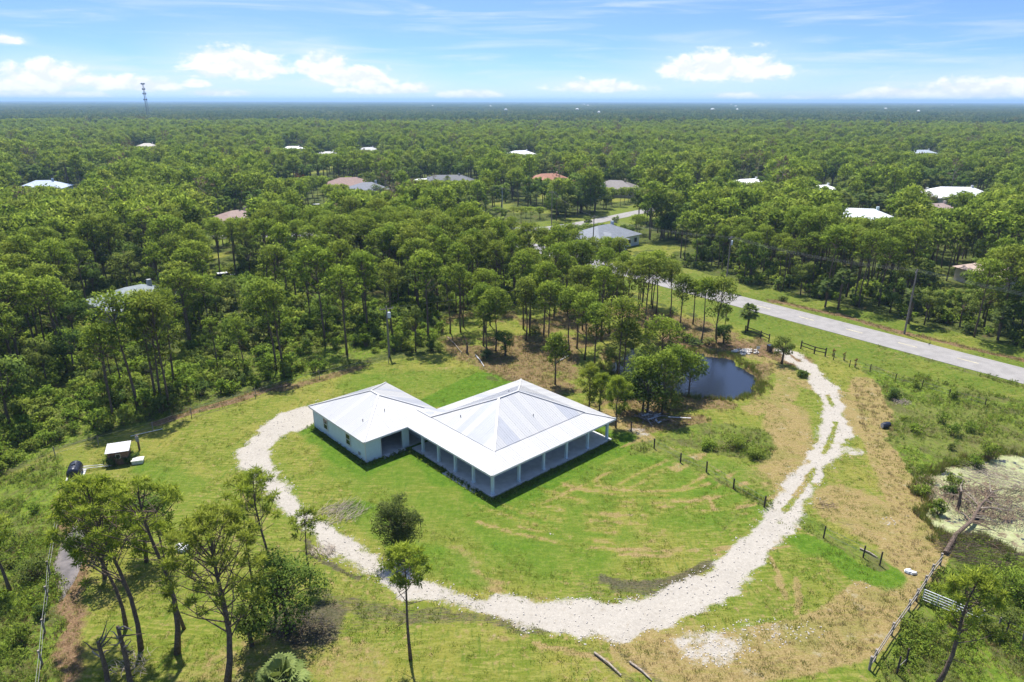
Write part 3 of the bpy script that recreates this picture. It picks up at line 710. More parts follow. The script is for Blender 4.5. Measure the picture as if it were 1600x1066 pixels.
def palm_frond(cr, rnd, p, yaw, el_, L, leafs=15, fan=1.0):
    d = Vector((math.cos(yaw)*math.cos(el_), math.sin(yaw)*math.cos(el_), math.sin(el_)))
    side = Vector((-math.sin(yaw), math.cos(yaw), 0)); up = side.cross(d)
    hub = p+d*L*.5+Vector((0,0,-.05*L)); cr.tube([p, hub], [.035, .02], 3, False)
    ct = rnd.uniform(.2, .9)
    for i in range(leafs):
        a = (i/(leafs-1)-.5)*3.4*fan; q = d*math.cos(a)+side*math.sin(a)
        l = L*.52*(1-.25*abs(i/(leafs-1)-.5)*2)
        m1 = hub+q*l*.6+up*.05; e = hub+q*l+Vector((0,0,-l*.35)); w = up.cross(q).normalized()*l*.075
        cr.tint = min(1, max(0, ct+rnd.uniform(-.2,.2)))
        cr.add([hub, m1-w, e, m1+w], [(0,1,2,3)])
def palm_parts(seed, h=4.5, L=1.9, fronds=26, r=.18):
    rnd = random.Random(seed); tk = MB(); cr = MB()
    tk.tube([(0,0,-.1), (.05,0,h*.3), (.1,.04,h*.7), (.08,0,h)], [r*1.1, r*.9, r, r*1.2], 8)
    for k in range(14):
        a = k*2.4; z = h*(.55+.4*k/14); tk.beam((math.cos(a)*r*.8, math.sin(a)*r*.8, z), (math.cos(a)*r*1.9, math.sin(a)*r*1.9, z+.2), .07, .03)
    for k in range(fronds):
        f = k/(fronds-1); palm_frond(cr, rnd, Vector((.08,0,h)), k*2.399, 1.35-2.0*f, L*rnd.uniform(.85,1.1))
    return tk, cr
def palmetto_parts(seed, L=1.3, fronds=16):
    rnd = random.Random(seed); tk = MB(); cr = MB()
    tk.tube([(0,0,-.1), (.1,.05,.3)], [.12, .1], 6)
    for k in range(fronds): palm_frond(cr, rnd, Vector((rnd.uniform(-.2,.2), rnd.uniform(-.2,.2), .25)), k*2.399, rnd.uniform(.25,1.2), L*rnd.uniform(.8,1.1), 11)
    return tk, cr

def variants(fn, kws, name_t, name_c, cmat, tmat=BARK):
    out = []
    for kw in kws:
        tk, cr = fn(**kw)
        out.append((tk.mesh(name_t, tmat, True) if tk.v else None, cr.mesh(name_c, cmat, False, True), tk, cr, kw))
    return out
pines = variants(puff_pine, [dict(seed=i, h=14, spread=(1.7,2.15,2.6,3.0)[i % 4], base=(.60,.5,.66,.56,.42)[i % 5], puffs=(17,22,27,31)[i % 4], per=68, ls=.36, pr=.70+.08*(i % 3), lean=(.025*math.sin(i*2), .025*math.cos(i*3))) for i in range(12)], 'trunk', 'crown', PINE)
oaks = variants(oak_parts, [dict(seed=40+i, h=9, spread=2.9+.35*(i % 3), lobes=18+2*(i % 3), base=.12+.08*(i % 3)) for i in range(5)], 'trunk', 'crown', OAK)
bushes = variants(bush_parts, [dict(seed=60+i, r=1.0+.15*(i % 3), h=1.4+.3*(i % 3)) for i in range(6)], 'stems', 'leaves', BUSHM, DARKW)
dbushes = variants(bush_parts, [dict(seed=70+i, r=1.1, h=1.8, clumps=18) for i in range(3)], 'stems', 'leaves', DARKB, DARKW)
palmsv = variants(palm_parts, [dict(seed=80+i, h=4+i) for i in range(3)], 'trunk', 'crown', PALM)
palmet = variants(palmetto_parts, [dict(seed=90+i) for i in range(3)], 'stem', 'fronds', PALM)

def plant(kind, var, name, x, y, sc, rz, label, cat, group=None, scz=None, z=None, tilt=None):
    z = gz1(x, y)-.04 if z is None else z
    o = empty(name, (x, y, z), rz, label, cat, group)
    if tilt: o.rotation_euler = (tilt[0], tilt[1], rz)
    o.scale = (sc, sc, scz if scz else sc)
    n1_, n2_ = {'p': ('trunk','crown'), 'b': ('stems','leaves'), 'm': ('stem','fronds')}[kind]
    if var[0]: linkobj(n1_, var[0], o)
    linkobj(n2_, var[1], o)
    return o

# ------------------------------------------------------------------ the white roofed house
house = empty('house', (HO[0], HO[1], 0), TH, 'white metal roofed house with pale blue walls and a deep porch on slim posts', 'house')
wallm = simple('pale_blue_siding', (.56, .66, .68), .7, .3, .04, 2)
trimw = simple('white_trim', (.62, .62, .62), .5, .4, .03, 2)
concm = simple('porch_concrete', (.50, .50, .50), .85, .2, .1, 1.5)
glassm, tg, bg_ = newmat('window_glass'); bg_.inputs['Base Color'].default_value = (.012, .014, .018, 1); bg_.inputs['Roughness'].default_value = .12; bg_.inputs['Specular IOR Level'].default_value = .3
rm, tr_, br_ = newmat('white_roof_metal')
oi = tr_.new('ShaderNodeObjectInfo').outputs['Random']
rcol = tr_.mix(tr_.ramp(oi, .15, .95), (.435, .43, .43), (.485, .475, .465)); tr_.link(rcol, br_.inputs['Base Color'])
br_.inputs['Roughness'].default_value = .42; br_.inputs['Specular IOR Level'].default_value = .5
rmf = simple('filmed_roof_metal', (.385, .392, .42), .4, .5, .03, 1)
def sheet(mb, poly, t_=.05):
    """a polygon (3D) given thickness downwards"""
    n = len(poly); vs = list(poly)+[(p[0], p[1], p[2]-t_) for p in poly]
    mb.add(vs, [tuple(range(n)), tuple(range(2*n-1, n-1, -1))]+[(i, n+i, n+(i+1) % n, (i+1) % n) for i in range(n)])
EZ = 2.8; PS = .26
def pz(u): return EZ+PS*u
LO = [  # facets: (polygon in u,v ; z function ; slope axis 'u' or 'v')
 ('pf', [(0,0),(0,18.6),(2.62,18.6),(2.7,13.5),(2.7,2.7)], lambda u, v: EZ+PS*u, 'v'),
 ('pr', [(0,0),(2.7,2.7),(16.6,2.7),(19.3,0)], lambda u, v: EZ+PS*v, 'u'),
 ('pe', [(19.3,0),(16.6,2.7),(16.6,13.6),(19.3,16.3)], lambda u, v: EZ+PS*(19.3-u), 'v'),
 ('pb', [(19.3,16.3),(16.6,13.6),(2.62,13.6),(5.3,16.3)], lambda u, v: EZ+PS*(16.3-v), 'u'),
 ('cb', [(5.3,16.3),(2.62,13.6),(2.62,18.6),(5.3,18.6)], lambda u, v: EZ+PS*(5.3-u)-.0, 'v')]
US = .46; B0 = 3.53
def uz(d): return B0+US*d
UP = [
 ('uf', [(2.6,2.6),(2.6,13.7),(8.15,8.15)], lambda u, v: uz(u-2.6), 'v'),
 ('ur', [(2.6,2.6),(8.15,8.15),(11.15,8.15),(16.7,2.6)], lambda u, v: uz(v-2.6), 'u'),
 ('ue', [(16.7,2.6),(11.15,8.15),(16.7,13.7)], lambda u, v: uz(16.7-u), 'v'),
 ('ub', [(16.7,13.7),(11.15,8.15),(8.15,8.15),(2.6,13.7)], lambda u, v: uz(13.7-v), 'u')]
GS = .40; g0u, g1u, g0v, g1v = -5.75, 5.3, 14.7, 27.5; gh = (g1u-g0u)/2; gc = (g0u+g1u)/2
GA = [
 ('gf', [(g0u,g0v),(g0u,g1v),(gc,g1v-gh),(gc,g0v+gh)], lambda u, v: EZ+GS*(u-g0u), 'v'),
 ('gr', [(g0u,g0v),(gc,g0v+gh),(g1u,g0v)], lambda u, v: EZ+GS*(v-g0v), 'u'),
 ('ge', [(g1u,g0v),(gc,g0v+gh),(gc,g1v-gh),(g1u,g1v)], lambda u, v: EZ+GS*(g1u-u), 'v'),
 ('gb', [(g1u,g1v),(gc,g1v-gh),(g0u,g1v)], lambda u, v: EZ+GS*(g1v-v), 'u')]
def area(p): return sum(p[i][0]*p[(i+1) % len(p)][1]-p[(i+1) % len(p)][0]*p[i][1] for i in range(len(p)))/2
def clip(poly, ax, lo, hi):
    for s_, lim in ((1, lo), (-1, hi)):
        out = []
        for i in range(len(poly)):
            a, b_ = poly[i], poly[(i+1) % len(poly)]; da = s_*(a[ax]-lim); db = s_*(b_[ax]-lim)
            if da >= 0: out.append(a)
            if (da >= 0) != (db >= 0): f = da/(da-db); out.append((a[0]+(b_[0]-a[0])*f, a[1]+(b_[1]-a[1])*f))
        poly = out
        if len(poly) < 3: return []
    return poly
deck = MB()
for nm, poly, zf, ax in LO+UP+GA:
    if area(poly) < 0: poly = poly[::-1]
    sheet(deck, [(u, v, zf(u, v)-.045) for u, v in poly], .04)
roof = deck.obj('roof', trimw, house)
rnd = random.Random(11); film = {'uf': {2, 3, 4, 6}, 'ur': {2, 3, 12, 13}, 'ub': set(range(0, 20)), 'ue': {2, 5, 6}, 'ge': {0, 1, 3, 4, 5, 9}, 'gb': {1, 2, 5, 6, 7}, 'cb': {1}, 'pe': set(), 'pb': {2, 9}, 'gf': set(), 'gr': set()}  # panel numbers per facet that get the darker blue grey metal
for nm, poly, zf, axn in LO+UP+GA:
    ax = 0 if axn == 'u' else 1
    lo = min(p[ax] for p in poly); hi = max(p[ax] for p in poly); n = max(1, round((hi-lo)/.91)); w = (hi-lo)/n
    for k in range(n):
        q = clip(poly, ax, lo+k*w+.004, lo+(k+1)*w-.004)
        if len(q) < 3 or abs(area(q)) < .02: continue
        if area(q) < 0: q = q[::-1]
        mb = MB(); sheet(mb, [(u, v, zf(u, v)+.004*(k % 2)) for u, v in q], .03)
        for j in range(3):
            c_ = lo+k*w+w*(j/3)+.02; rb = clip(poly, ax, c_, c_+.045)
            if len(rb) < 3 or abs(area(rb)) < .004: continue
            if area(rb) < 0: rb = rb[::-1]
            sheet(mb, [(u, v, zf(u, v)+.018) for u, v in rb], .014)
        mb.obj('roof_panel', rmf if k in film.get(nm, ()) else rm, roof)
# ridge and hip caps
def cap(a, b_, w=.2):
    mb = MB(); mb.beam(a, b_, w, .04); mb.obj('ridge_cap', rm, roof)
zf = lambda f, u, v: f(u, v)+.05
for a, b_ in (((0,0,EZ+.05),(2.7,2.7,pz(2.7)+.05)), ((19.3,0,EZ+.05),(16.6,2.7,pz(2.7)+.05)), ((19.3,16.3,EZ+.05),(16.6,13.6,pz(2.7)+.05)),
              ((2.6,2.6,B0+.05),(8.15,8.15,uz(5.55)+.05)), ((16.7,2.6,B0+.05),(11.15,8.15,uz(5.55)+.05)), ((16.7,13.7,B0+.05),(11.15,8.15,uz(5.55)+.05)), ((2.6,13.7,B0+.05),(8.15,8.15,uz(5.55)+.05)),
              ((8.15,8.15,uz(5.55)+.05),(11.15,8.15,uz(5.55)+.05)), ((2.64,13.8,pz(2.64)+.04),(2.64,17.2,pz(2.64)+.04)),
              ((g0u,g0v,EZ+.05),(gc,g0v+gh,EZ+GS*gh+.05)), ((g0u,g1v,EZ+.05),(gc,g1v-gh,EZ+GS*gh+.05)), ((g1u,g1v,EZ+.05),(gc,g1v-gh,EZ+GS*gh+.05)), ((gc,g0v+gh,EZ+GS*gh+.05),(gc,g1v-gh,EZ+GS*gh+.05)),
              ((3.6,g0v+1.7,EZ+GS*1.7+.05),(gc,g0v+gh,EZ+GS*gh+.05))):
    cap(a, b_)
# fascia and soffit
def along(mb, pts, z0_, z1_, th):
    for a, b_ in zip(pts[:-1], pts[1:]): mb.beam((a[0], a[1], (z0_+z1_)/2), (b_[0], b_[1], (z0_+z1_)/2), th, z1_-z0_)
fa = MB(); along(fa, [(0,14.7),(0,0),(19.3,0),(19.3,16.3),(5.3,16.3),(5.3,27.5),(-5.75,27.5),(-5.75,14.7),(0,14.7)], EZ-.21, EZ-.005, .05)
fa.obj('fascia', trimw, house)
so = MB(); so.box(.05,.05,EZ-.24,19.25,16.2,EZ-.212); so.box(-5.7,16.25,EZ-.24,5.25,27.45,EZ-.212); so.box(-5.7,14.75,EZ-.24,-.0,16.2,EZ-.212); so.obj('soffit', trimw, house)
sl = MB(); sl.box(.25,.25,-.1,19.05,14.4,.14); sl.box(13.5,14.4,-.1,19.0,16.0,.14)
sl.obj('porch_slab', concm, house)
s2 = MB(); s2.box(-5.4,15.05,-.1,4.95,27.1,.12); s2.box(-3.4,14.55,-.1,-.4,15.05,.08); s2.obj('garage_floor', concm, house)
s3 = MB(); s3.box(-.55,2.2,-.1,.25,7.6,.07); s3.obj('side_slab', concm, house)
# beams under the porch eave
bm_ = MB(); along(bm_, [(.7,14.6),(.7,.7),(18.6,.7),(18.6,15.6),(14.5,15.6)], 2.28, 2.555, .2); bm_.obj('porch_beam', wallm, house)
pm_ = MB(); pm_.box(-.13,-.13,0,.13,.13,2.28); pm_.box(-.17,-.17,0,.17,.17,.16); pm_.box(-.16,-.16,2.16,.16,.16,2.275)
pmesh = pm_.mesh('post', simple('post_paint', (.56, .66, .70), .6, .3, .03, 2))
for u, v in [(.7,v_) for v_ in (.7,3.75,6.8,9.8,12.8)]+[(u_,.7) for u_ in (4.35,8.0,11.6,15.15,18.6)]+[(18.6,4.7),(18.6,8.8),(18.6,12.6),(18.6,15.6),(14.8,15.6)]:
    o = linkobj('post', pmesh, house, (u, v, .14))
# walls of the main block with openings left for windows and doors (walls are built in pieces)
wl = MB(); D0 = 3.1
wl.box(D0,D0,.14,15.2,D0+.2,2.56); wl.box(D0,D0+.2,.14,D0+.2,14.3,2.56); wl.box(15.0,D0+.2,.14,15.2,13.3,2.56); wl.box(3.3,13.1,.14,15.0,13.3,2.56)
wl.obj('wall', wallm, house)
gw = MB()
gw.box(-5.4,15.05,0,-5.2,27.1,2.56); gw.box(-5.2,26.9,0,4.95,27.1,2.56); gw.box(4.75,15.05,0,4.95,26.9,2.56)
gw.box(-5.2,15.05,0,-3.45,15.25,2.56); gw.box(-.55,15.05,0,.35,15.25,2.56); gw.box(-3.45,15.05,2.38,-.55,15.25,2.56)
gw.box(2.2,15.25,.12,2.35,26.9,2.56)
go_ = gw.obj('garage_wall', wallm, house)
# lap siding: courses standing proud on the seen walls
for k in range(12):
    sdg = MB(); z0_ = .05+k*.205
    sdg.add([(-5.405,15.04,z0_+.19),(-5.405,27.1,z0_+.19),(-5.43,27.1,z0_),(-5.43,15.04,z0_),(-5.402,15.04,z0_),(-5.402,27.1,z0_)],[(0,3,2,1),(3,4,5,2)])
    sdg.add([(-5.43,15.045,z0_+.19),(-3.45,15.045,z0_+.19),(-3.45,15.02,z0_),(-5.43,15.02,z0_)],[(0,1,2,3)][:0] or [(3,2,1,0)])
    sdg.obj('siding_board', wallm, go_)
cb = MB(); cb.box(-5.46,14.99,0,-5.34,15.1,2.56); cb.box(-5.46,27.0,0,-5.34,27.13,2.56); cb.box(-3.5,14.99,0,-3.4,15.04,2.56); cb.obj('corner_trim', trimw, house)
def window(parent, face, c, zc, w=1.0, h=1.25, off=.0):
    """face 'u-': a window in a wall facing -u at u=c[0], centred at v=c[1]; 'v-' the same for -v"""
    fr = MB(); pn = MB(); a, b_ = c
    def bx(m_, d0, d1, s0, s1, z0_, z1_):
        if face == 'u-': m_.box(a-d1, b_+s0, z0_, a-d0, b_+s1, z1_)
        else: m_.box(a+s0, b_-d1, z0_, a+s1, b_-d0, z1_)
    for s0, s1, z0_, z1_ in ((-w/2-.1,-w/2,zc-h/2-.1,zc+h/2+.1),(w/2,w/2+.1,zc-h/2-.1,zc+h/2+.1),(-w/2,w/2,zc+h/2,zc+h/2+.1),(-w/2,w/2,zc-h/2-.1,zc-h/2),(-w/2,w/2,zc-.035,zc+.035)):
        bx(fr, .0, .075, s0, s1, z0_, z1_)
    wobj = fr.obj('window', trimw, parent)
    for z0_, z1_ in ((zc-h/2, zc-.035), (zc+.035, zc+h/2)):
        pn = MB(); bx(pn, .0, .035, -w/2, w/2, z0_, z1_); pn.obj('pane', glassm, wobj)
window(house, 'u-', (-5.43, 18.7), 1.55, .85, 1.25); window(house, 'u-', (-5.43, 24.0), 1.55, .85, 1.25)
window(house, 'u-', (D0, 5.2), 1.5, 1.5, 1.3); window(house, 'u-', (D0, 11.2), 1.5, 1.5, 1.3)
window(house, 'v-', (6.1, D0), 1.5, 1.5, 1.3); window(house, 'v-', (13.2, D0), 1.5, 1.5, 1.3)
dm = MB(); dm.box(9.3,D0-.06,.16,10.3,D0-.003,2.25); dm.box(10.45,D0-.06,.16,11.4,D0-.003,2.25); d_ = dm.obj('door', trimw, house)
hd = MB(); hd.box(10.2,D0-.12,1.1,10.26,D0-.06,1.25); hd.obj('handle', glassm, d_)
dm = MB(); dm.box(D0-.06,8.0,.16,D0-.003,9.0,2.25); dm.obj('door', trimw, house)
for u, v in ((11.9,10.6),(4.2,10.2),(-1.0,17.8),(-3.8,18.0),(10.2,4.6)):
    z0_ = uz(min(u-2.6, v-2.6, 16.7-u, 13.7-v)) if u > 3 and v < 13.5 else EZ+GS*min(u-g0u, v-g0v)
    vb = MB(); vb.tube([(u,v,z0_-.05),(u,v,z0_+.28)], .05, 8); vb.obj('roof_vent', simple('vent_grey', (.3,.3,.31), .6), house)
# small electrical boxes on the walls and porch clutter
for (u, v, z0_) in ((-5.5, 16.3, .6),(15.3-12.3, 3.02, 1.0)):
    mb = MB(); mb.box(u-.06, v-.15, z0_, u, v+.15, z0_+.35); mb.obj('meter_box', simple('vent_grey', (.3,.3,.31)), house)

# ------------------------------------------------------------------ small buildings and objects near the house
gx, gy = G(190, 722)
shed = empty('shed', (gx, gy, gz1(gx, gy)), math.radians(20), 'small weathered wooden shed with a white lean-to roof at the left', 'shed'); shed.scale = (.68, .68, .8)
wood = simple('old_boards', (.22, .13, .085), .9, .1, .3, 4); 
for s_ in (0,):
    for k in range(12):
        x0 = -1.45+k*.2417
        for yy in (-1.15, 1.12):
            bb_ = MB(); bb_.box(x0, yy, 0, x0+.225, yy+.035, 2.0 if yy < 0 else 2.3); bb_.obj('board', wood, shed)
    for k in range(9):
        y0 = -1.1+k*.245
        for xx in (-1.49, 1.455):
            bb_ = MB(); bb_.box(xx, y0, 0, xx+.035, y0+.23, 2.05+k*.03); bb_.obj('board', wood, shed)
rf = MB(); rf.add([(-1.75,-1.45,2.06),(1.75,-1.45,2.06),(1.75,1.4,2.42),(-1.75,1.4,2.42),(-1.75,-1.45,2.0),(1.75,-1.45,2.0),(1.75,1.4,2.36),(-1.75,1.4,2.36)], [(0,1,2,3),(7,6,5,4),(0,4,5,1),(1,5,6,2),(2,6,7,3),(3,7,4,0)])
ro = rf.obj('roof', simple('shed_roof', (.52,.51,.53), .6, .4, .06, 2), shed)
for k in range(9):
    x0 = -1.7+k*.42; rb = MB(); rb.beam((x0,-1.45,2.075),(x0,1.4,2.435),.04,.03); rb.obj('roof_rib', trimw, ro)
wd = MB()
for a in ((-.35,-1.22,1.0,.35,-1.16,1.06),(-.35,-1.22,1.6,.35,-1.16,1.66),(-.35,-1.22,1.06,-.29,-1.16,1.6),(.29,-1.22,1.06,.35,-1.16,1.6)): wd.box(*a)
wo = wd.obj('window', simple('shed_window_frame', (.5,.45,.38)), shed)
pn = MB(); pn.box(-.29,-1.2,1.06,.29,-1.17,1.6); pn.obj('pane', glassm, wo)
# black tank
gx, gy = G(120, 745)
tank = empty('water_tank', (gx, gy, gz1(gx, gy)), math.radians(22), 'black ribbed plastic tank lying on a pale pad left of the shed', 'tank'); tank.scale = (.72, .85, .75)
tb = MB(); ns = 25
pts = []; rr = []
for k in range(ns):
    yy = -1.3+2.6*k/(ns-1); pts.append((0, yy, .95)); e_ = abs(yy)/1.3
    rr.append((.92 if e_ < .85 else .92*math.sqrt(max(.05, 1-((e_-.85)/.2)**2)))*(1 if k % 4 in (0, 1) else .95))
blackp = simple('black_plastic', (.02,.022,.035), .25, .6, .2, 3)
tb.tube(pts, rr, 20); tb.obj('body', blackp, tank, smooth=True)
tl = MB(); tl.tube([(0,0,1.8),(0,0,1.98)], .26, 12); tl.obj('lid', blackp, tank)
tp = MB(); tp.box(-1.15,-1.5,-.1,1.15,1.5,.1); tp.obj('pad', concm, tank)
for s_ in (-1, 1):
    ts = MB(); ts.box(-.8, s_*.75-.12, .1, .8, s_*.75+.12, .4); ts.obj('cradle', DEADW, tank)
# pipes beside the tank
gx2, gy2 = G(150, 733); mb = MB()
for k in range(4): mb.tube([(gx2-2.2+.2*k, gy2-.6-.25*k, .35+.3*(k % 2)), (gx2+1.6, gy2+.9-.2*k, .15)], .035, 6)
setp(mb.obj('pipe_bundle', simple('pale_pvc', (.7,.68,.62))), 'loose bundle of pale pipes lying between tank and shed', 'pipes')
# white box right of shed
gx, gy = G(217, 724); bx_ = empty('pump_cover', (gx, gy, gz1(gx, gy)), .3, 'low cream pump cover on the grass right of the shed', 'cover')
mb = MB(); mb.box(-.55,-.4,0,.55,.4,.45); mb.obj('body', simple('cream_plastic', (.62,.60,.46)), bx_)
mb = MB(); mb.add([(-.62,-.47,.45),(.62,-.47,.45),(.62,.47,.45),(-.62,.47,.45),(-.45,-.3,.56),(.45,-.3,.56),(.45,.3,.56),(-.45,.3,.56)], [(3,2,1,0),(4,5,6,7),(0,1,5,4),(1,2,6,5),(2,3,7,6),(3,0,4,7)]); mb.obj('lid', simple('cream_lid', (.72,.70,.60)), bx_)
gx, gy = G(219, 704); bx_ = empty('meter_post', (gx, gy, gz1(gx, gy)), .2, 'dark electric meter post standing behind the shed', 'post')
mb = MB(); mb.box(-.09,-.09,-.1,.09,.09,1.9); mb.obj('post', DARKW, bx_)
mb = MB(); mb.box(-.17,-.16,1.15,.17,-.09,1.8); mb.obj('meter_box', simple('vent_grey', (.3,.3,.31)), bx_)
# rubble / pallets etc.
def pile(name, px, py, n, L, w, h, mat, label, cat, seed=1, r=1.2, part='plank'):
    gx, gy = G(px, py); o = empty(name, (gx, gy, gz1(gx, gy)), 0, label, cat); rnd = random.Random(seed)
    for k in range(n):
        a = rnd.uniform(0, 3.14); q = rnd.uniform(0, r); b_ = rnd.uniform(0, 6.28); c_ = Vector((math.cos(b_)*q, math.sin(b_)*q, .06+.5*h*rnd.random()*(1-q/r*.7)))
        l = L*rnd.uniform(.5, 1); d = Vector((math.cos(a), math.sin(a), rnd.uniform(-.15,.2)))*l/2
        mb = MB(); mb.beam(c_-d, c_+d, w*rnd.uniform(.6,1.2), w*rnd.uniform(.2,.6)); mb.obj(part, mat[k % len(mat)] if isinstance(mat, list) else mat, o)
    return o
palew = simple('weathered_pale_board', (.50,.50,.52), .8, .2, .2, 3); greyw = simple('weathered_grey_board', (.20,.17,.15), .9, .1, .25, 3)
pile('timber_pile', 1020, 652, 34, 2.6, .2, .8, [greyw, palew, greyw, DARKW], 'heap of weathered grey timber and sheet metal below the dark trees', 'timber heap', 3, 1.9)
gx, gy = G(1065, 654); mb = MB(); mb.beam((gx-1.7, gy-.1, .3), (gx+1.2, gy-.2, .18), .16, .06); setp(mb.obj('plank', palew), 'single long pale board jutting right from the timber heap', 'board')
pile('block_stack', 104, 796, 9, .9, .4, .5, [palew, trimw], 'small stack of pale blocks at the edge of the left scrub', 'blocks', 5, .5, 'block')
def rocks(name, px, py, n, r, s0, s1, mat, label, seed):
    gx, gy = G(px, py); o = empty(name, (gx, gy, gz1(gx, gy)), 0, label, 'rocks'); rnd = random.Random(seed)
    for k in range(n):
        q = rnd.uniform(0, r); b_ = rnd.uniform(0, 6.28); s_ = rnd.uniform(s0, s1)
        mb = MB(); mb.blob((math.cos(b_)*q*1.3, math.sin(b_)*q, s_*.3), (s_, s_*rnd.uniform(.6,1), s_*.5), rnd.random(), 6, 4, .25); mb.obj('rock', mat, o)
palestone = simple('pale_stone', (.55,.50,.44), .9, .1, .2, 3)
rocks('rubble_heap', 1163, 549, 34, 1.6, .18, .5, palestone, 'scattered heap of pale broken rocks by the pond bank', 2)
rocks('bank_stones', 285, 857, 6, .5, .3, .6, trimw, 'few white boulders showing behind the crooked pine trunk', 4)
rocks('white_boulder', 1425, 895, 2, .2, .3, .45, trimw, 'white boulder in the weeds below the duckweed pool', 6)
# wheeled bin, sign by the gate
gx, gy = G(1203, 549); o = empty('wheeled_bin', (gx, gy, 0), .2, 'black wheeled rubbish bin beside the gate tree', 'bin')
mb = MB(); mb.add([(-.25,-.3,.08),(.25,-.3,.08),(.25,.3,.08),(-.25,.3,.08),(-.36,-.4,1.05),(.36,-.4,1.05),(.36,.4,1.05),(-.36,.4,1.05)], [(3,2,1,0),(4,5,6,7),(0,1,5,4),(1,2,6,5),(2,3,7,6),(3,0,4,7)]); mb.obj('body', blackp, o)
mb = MB(); mb.box(-.4,-.46,1.05,.4,.44,1.13); mb.obj('lid', blackp, o)
for s_ in (-1, 1):
    mb = MB(); mb.tube([(s_*.28,.32,.12),(s_*.36,.32,.12)], .12, 10); mb.obj('wheel', blackp, o)
gx, gy = G(1184, 554); o = empty('notice_sign', (gx, gy, 0), .1, 'small white notice on a thin post left of the black bin', 'sign')
mb = MB(); mb.box(-.03,-.03,-.1,.03,.03,1.1); mb.obj('post', DARKW, o); mb = MB(); mb.box(-.28,-.055,1.0,.28,-.03,1.45); mb.obj('board', trimw, o)
gx, gy = G(1385, 668); o = empty('black_barrel', (gx, gy, gz1(gx, gy)), .1, 'black barrel tipped over in the weeds right of the driveway', 'barrel')
mb = MB(); mb.tube([(-.5,0,.35),(-.2,0,.4),(.2,.1,.42),(.5,.1,.45)], [.33,.37,.37,.33], 12); mb.obj('body', blackp, o)
mb = MB(); mb.tube([(-.52,0,.35),(-.55,0,.35)], .3, 12); mb.obj('end', simple('vent_grey', (.3,.3,.31)), o)

# ------------------------------------------------------------------ fences
postm = simple('dark_post_wood', (.07,.055,.045), .9, .1, .3, 5); greypost = simple('grey_post_wood', (.26,.23,.20), .9, .1, .3, 5)
wirem = simple('fence_wire', (.25,.25,.25), .5, .4, .1, 2)
def post_fence(name, pxs, h, r, mat, label, rails=0, wires=2, zs=(.5,.95)):
    pts = [G(*p) for p in pxs]; c = pts[0]; o = empty(name, (c[0], c[1], 0), 0, label, 'fence')
    for p in pts:
        mb = MB(); mb.tube([(p[0]-c[0], p[1]-c[1], gz1(*p)-.15), (p[0]-c[0]+random.uniform(-.05,.05), p[1]-c[1], gz1(*p)+h*random.uniform(.92,1.08))], r, 7); mb.obj('post', mat, o)
    for a, b_ in zip(pts[:-1], pts[1:]):
        for k in range(rails):
            z = h*(.45+.42*k); mb = MB(); mb.beam((a[0]-c[0], a[1]-c[1]-.09, z+gz1(*a)), (b_[0]-c[0], b_[1]-c[1]-.09, z+gz1(*b_)), .045, .13); mb.obj('rail', mat, o)
        for k in range(wires):
            z = h*(.4+.45*k); mb = MB(); mb.tube([(a[0]-c[0], a[1]-c[1], z+gz1(*a)), (b_[0]-c[0], b_[1]-c[1], z+gz1(*b_))], .012, 3); mb.obj('wire', wirem, o)
    return o
random.seed(3)
post_fence('wire_fence', [(987,674),(1023,700),(1064,722),(1105,738),(1147,764),(1195,792)], 1.25, .085, postm, 'wire fence on six dark posts running from the porch corner to the driveway')
post_fence('wire_fence', [(1288,840),(1350,871),(1376,883)], 1.3, .07, postm, 'short wire fence on dark posts in the weeds right of the driveway')
post_fence('board_fence', [(1360,1046),(1368,1032),(1394,992),(1421,954),(1432,938),(1445,918),(1456,900),(1470,882)], 1.15, .1, greypost, 'long weathered fence slanting down the right side towards the pool', 2, 0)
post_fence('wire_fence', [(1534,974),(1560,984),(1600,1000),(1650,1020)], 1.2, .07, greypost, 'leaning wire fence continuing right of the tube gate')
post_fence('wire_fence', [(1403,1052),(1416,1040)], 1.6, .07, postm, 'pair of short black posts in grass at lower right', 0, 1)
post_fence('rail_fence', [(1165,520),(1189,528),(1202,533)], 1.3, .1, postm, 'dark rail fence between the fan palm and the gate tree', 2, 0)
post_fence('rail_fence', [(1252,544),(1273,552),(1290,556)], 1.3, .11, postm, 'dark rail fence on the road side right of the gate tree', 2, 0)
post_fence('wire_fence', [(1303,562),(1328,573),(1360,580),(1400,595),(1441,606),(1484,620),(1540,634)], 1.2, .06, postm, 'thin wire fence along the road ditch at the right')
post_fence('wire_fence', [(88,716),(155,697),(240,674),(300,652),(400,622),(500,592),(608,568)], 1.3, .05, greypost, 'sparse wire fence between lawn and left wood')
post_fence('wire_fence', [(62,1100),(68,1040),(72,990),(78,940),(80,900),(88,850),(94,820)], 1.3, .08, greypost, 'old wire fence running down the left edge through scrub')
# tubular gate
a = G(1442, 941); b_ = G(1532, 979); gt = empty('tube_gate', (a[0], a[1], gz1(*a)), math.atan2(b_[1]-a[1], b_[0]-a[0]), 'silver tube farm gate partly hidden behind the leaning pine', 'gate'); L = math.dist(a, b_)
tubm = simple('galvanised_tube', (.62,.63,.64), .4, .5, .05, 2, metal=.2)
for k in range(5):
    mb = MB(); mb.tube([(0,0,.3+.24*k),(L,0,.3+.24*k)], .035, 7); mb.obj('rail', tubm, gt)
for k in range(5):
    mb = MB(); mb.tube([(L*k/4,-.03,.27),(L*k/4,-.03,1.3)], .035, 7); mb.obj('upright', tubm, gt)

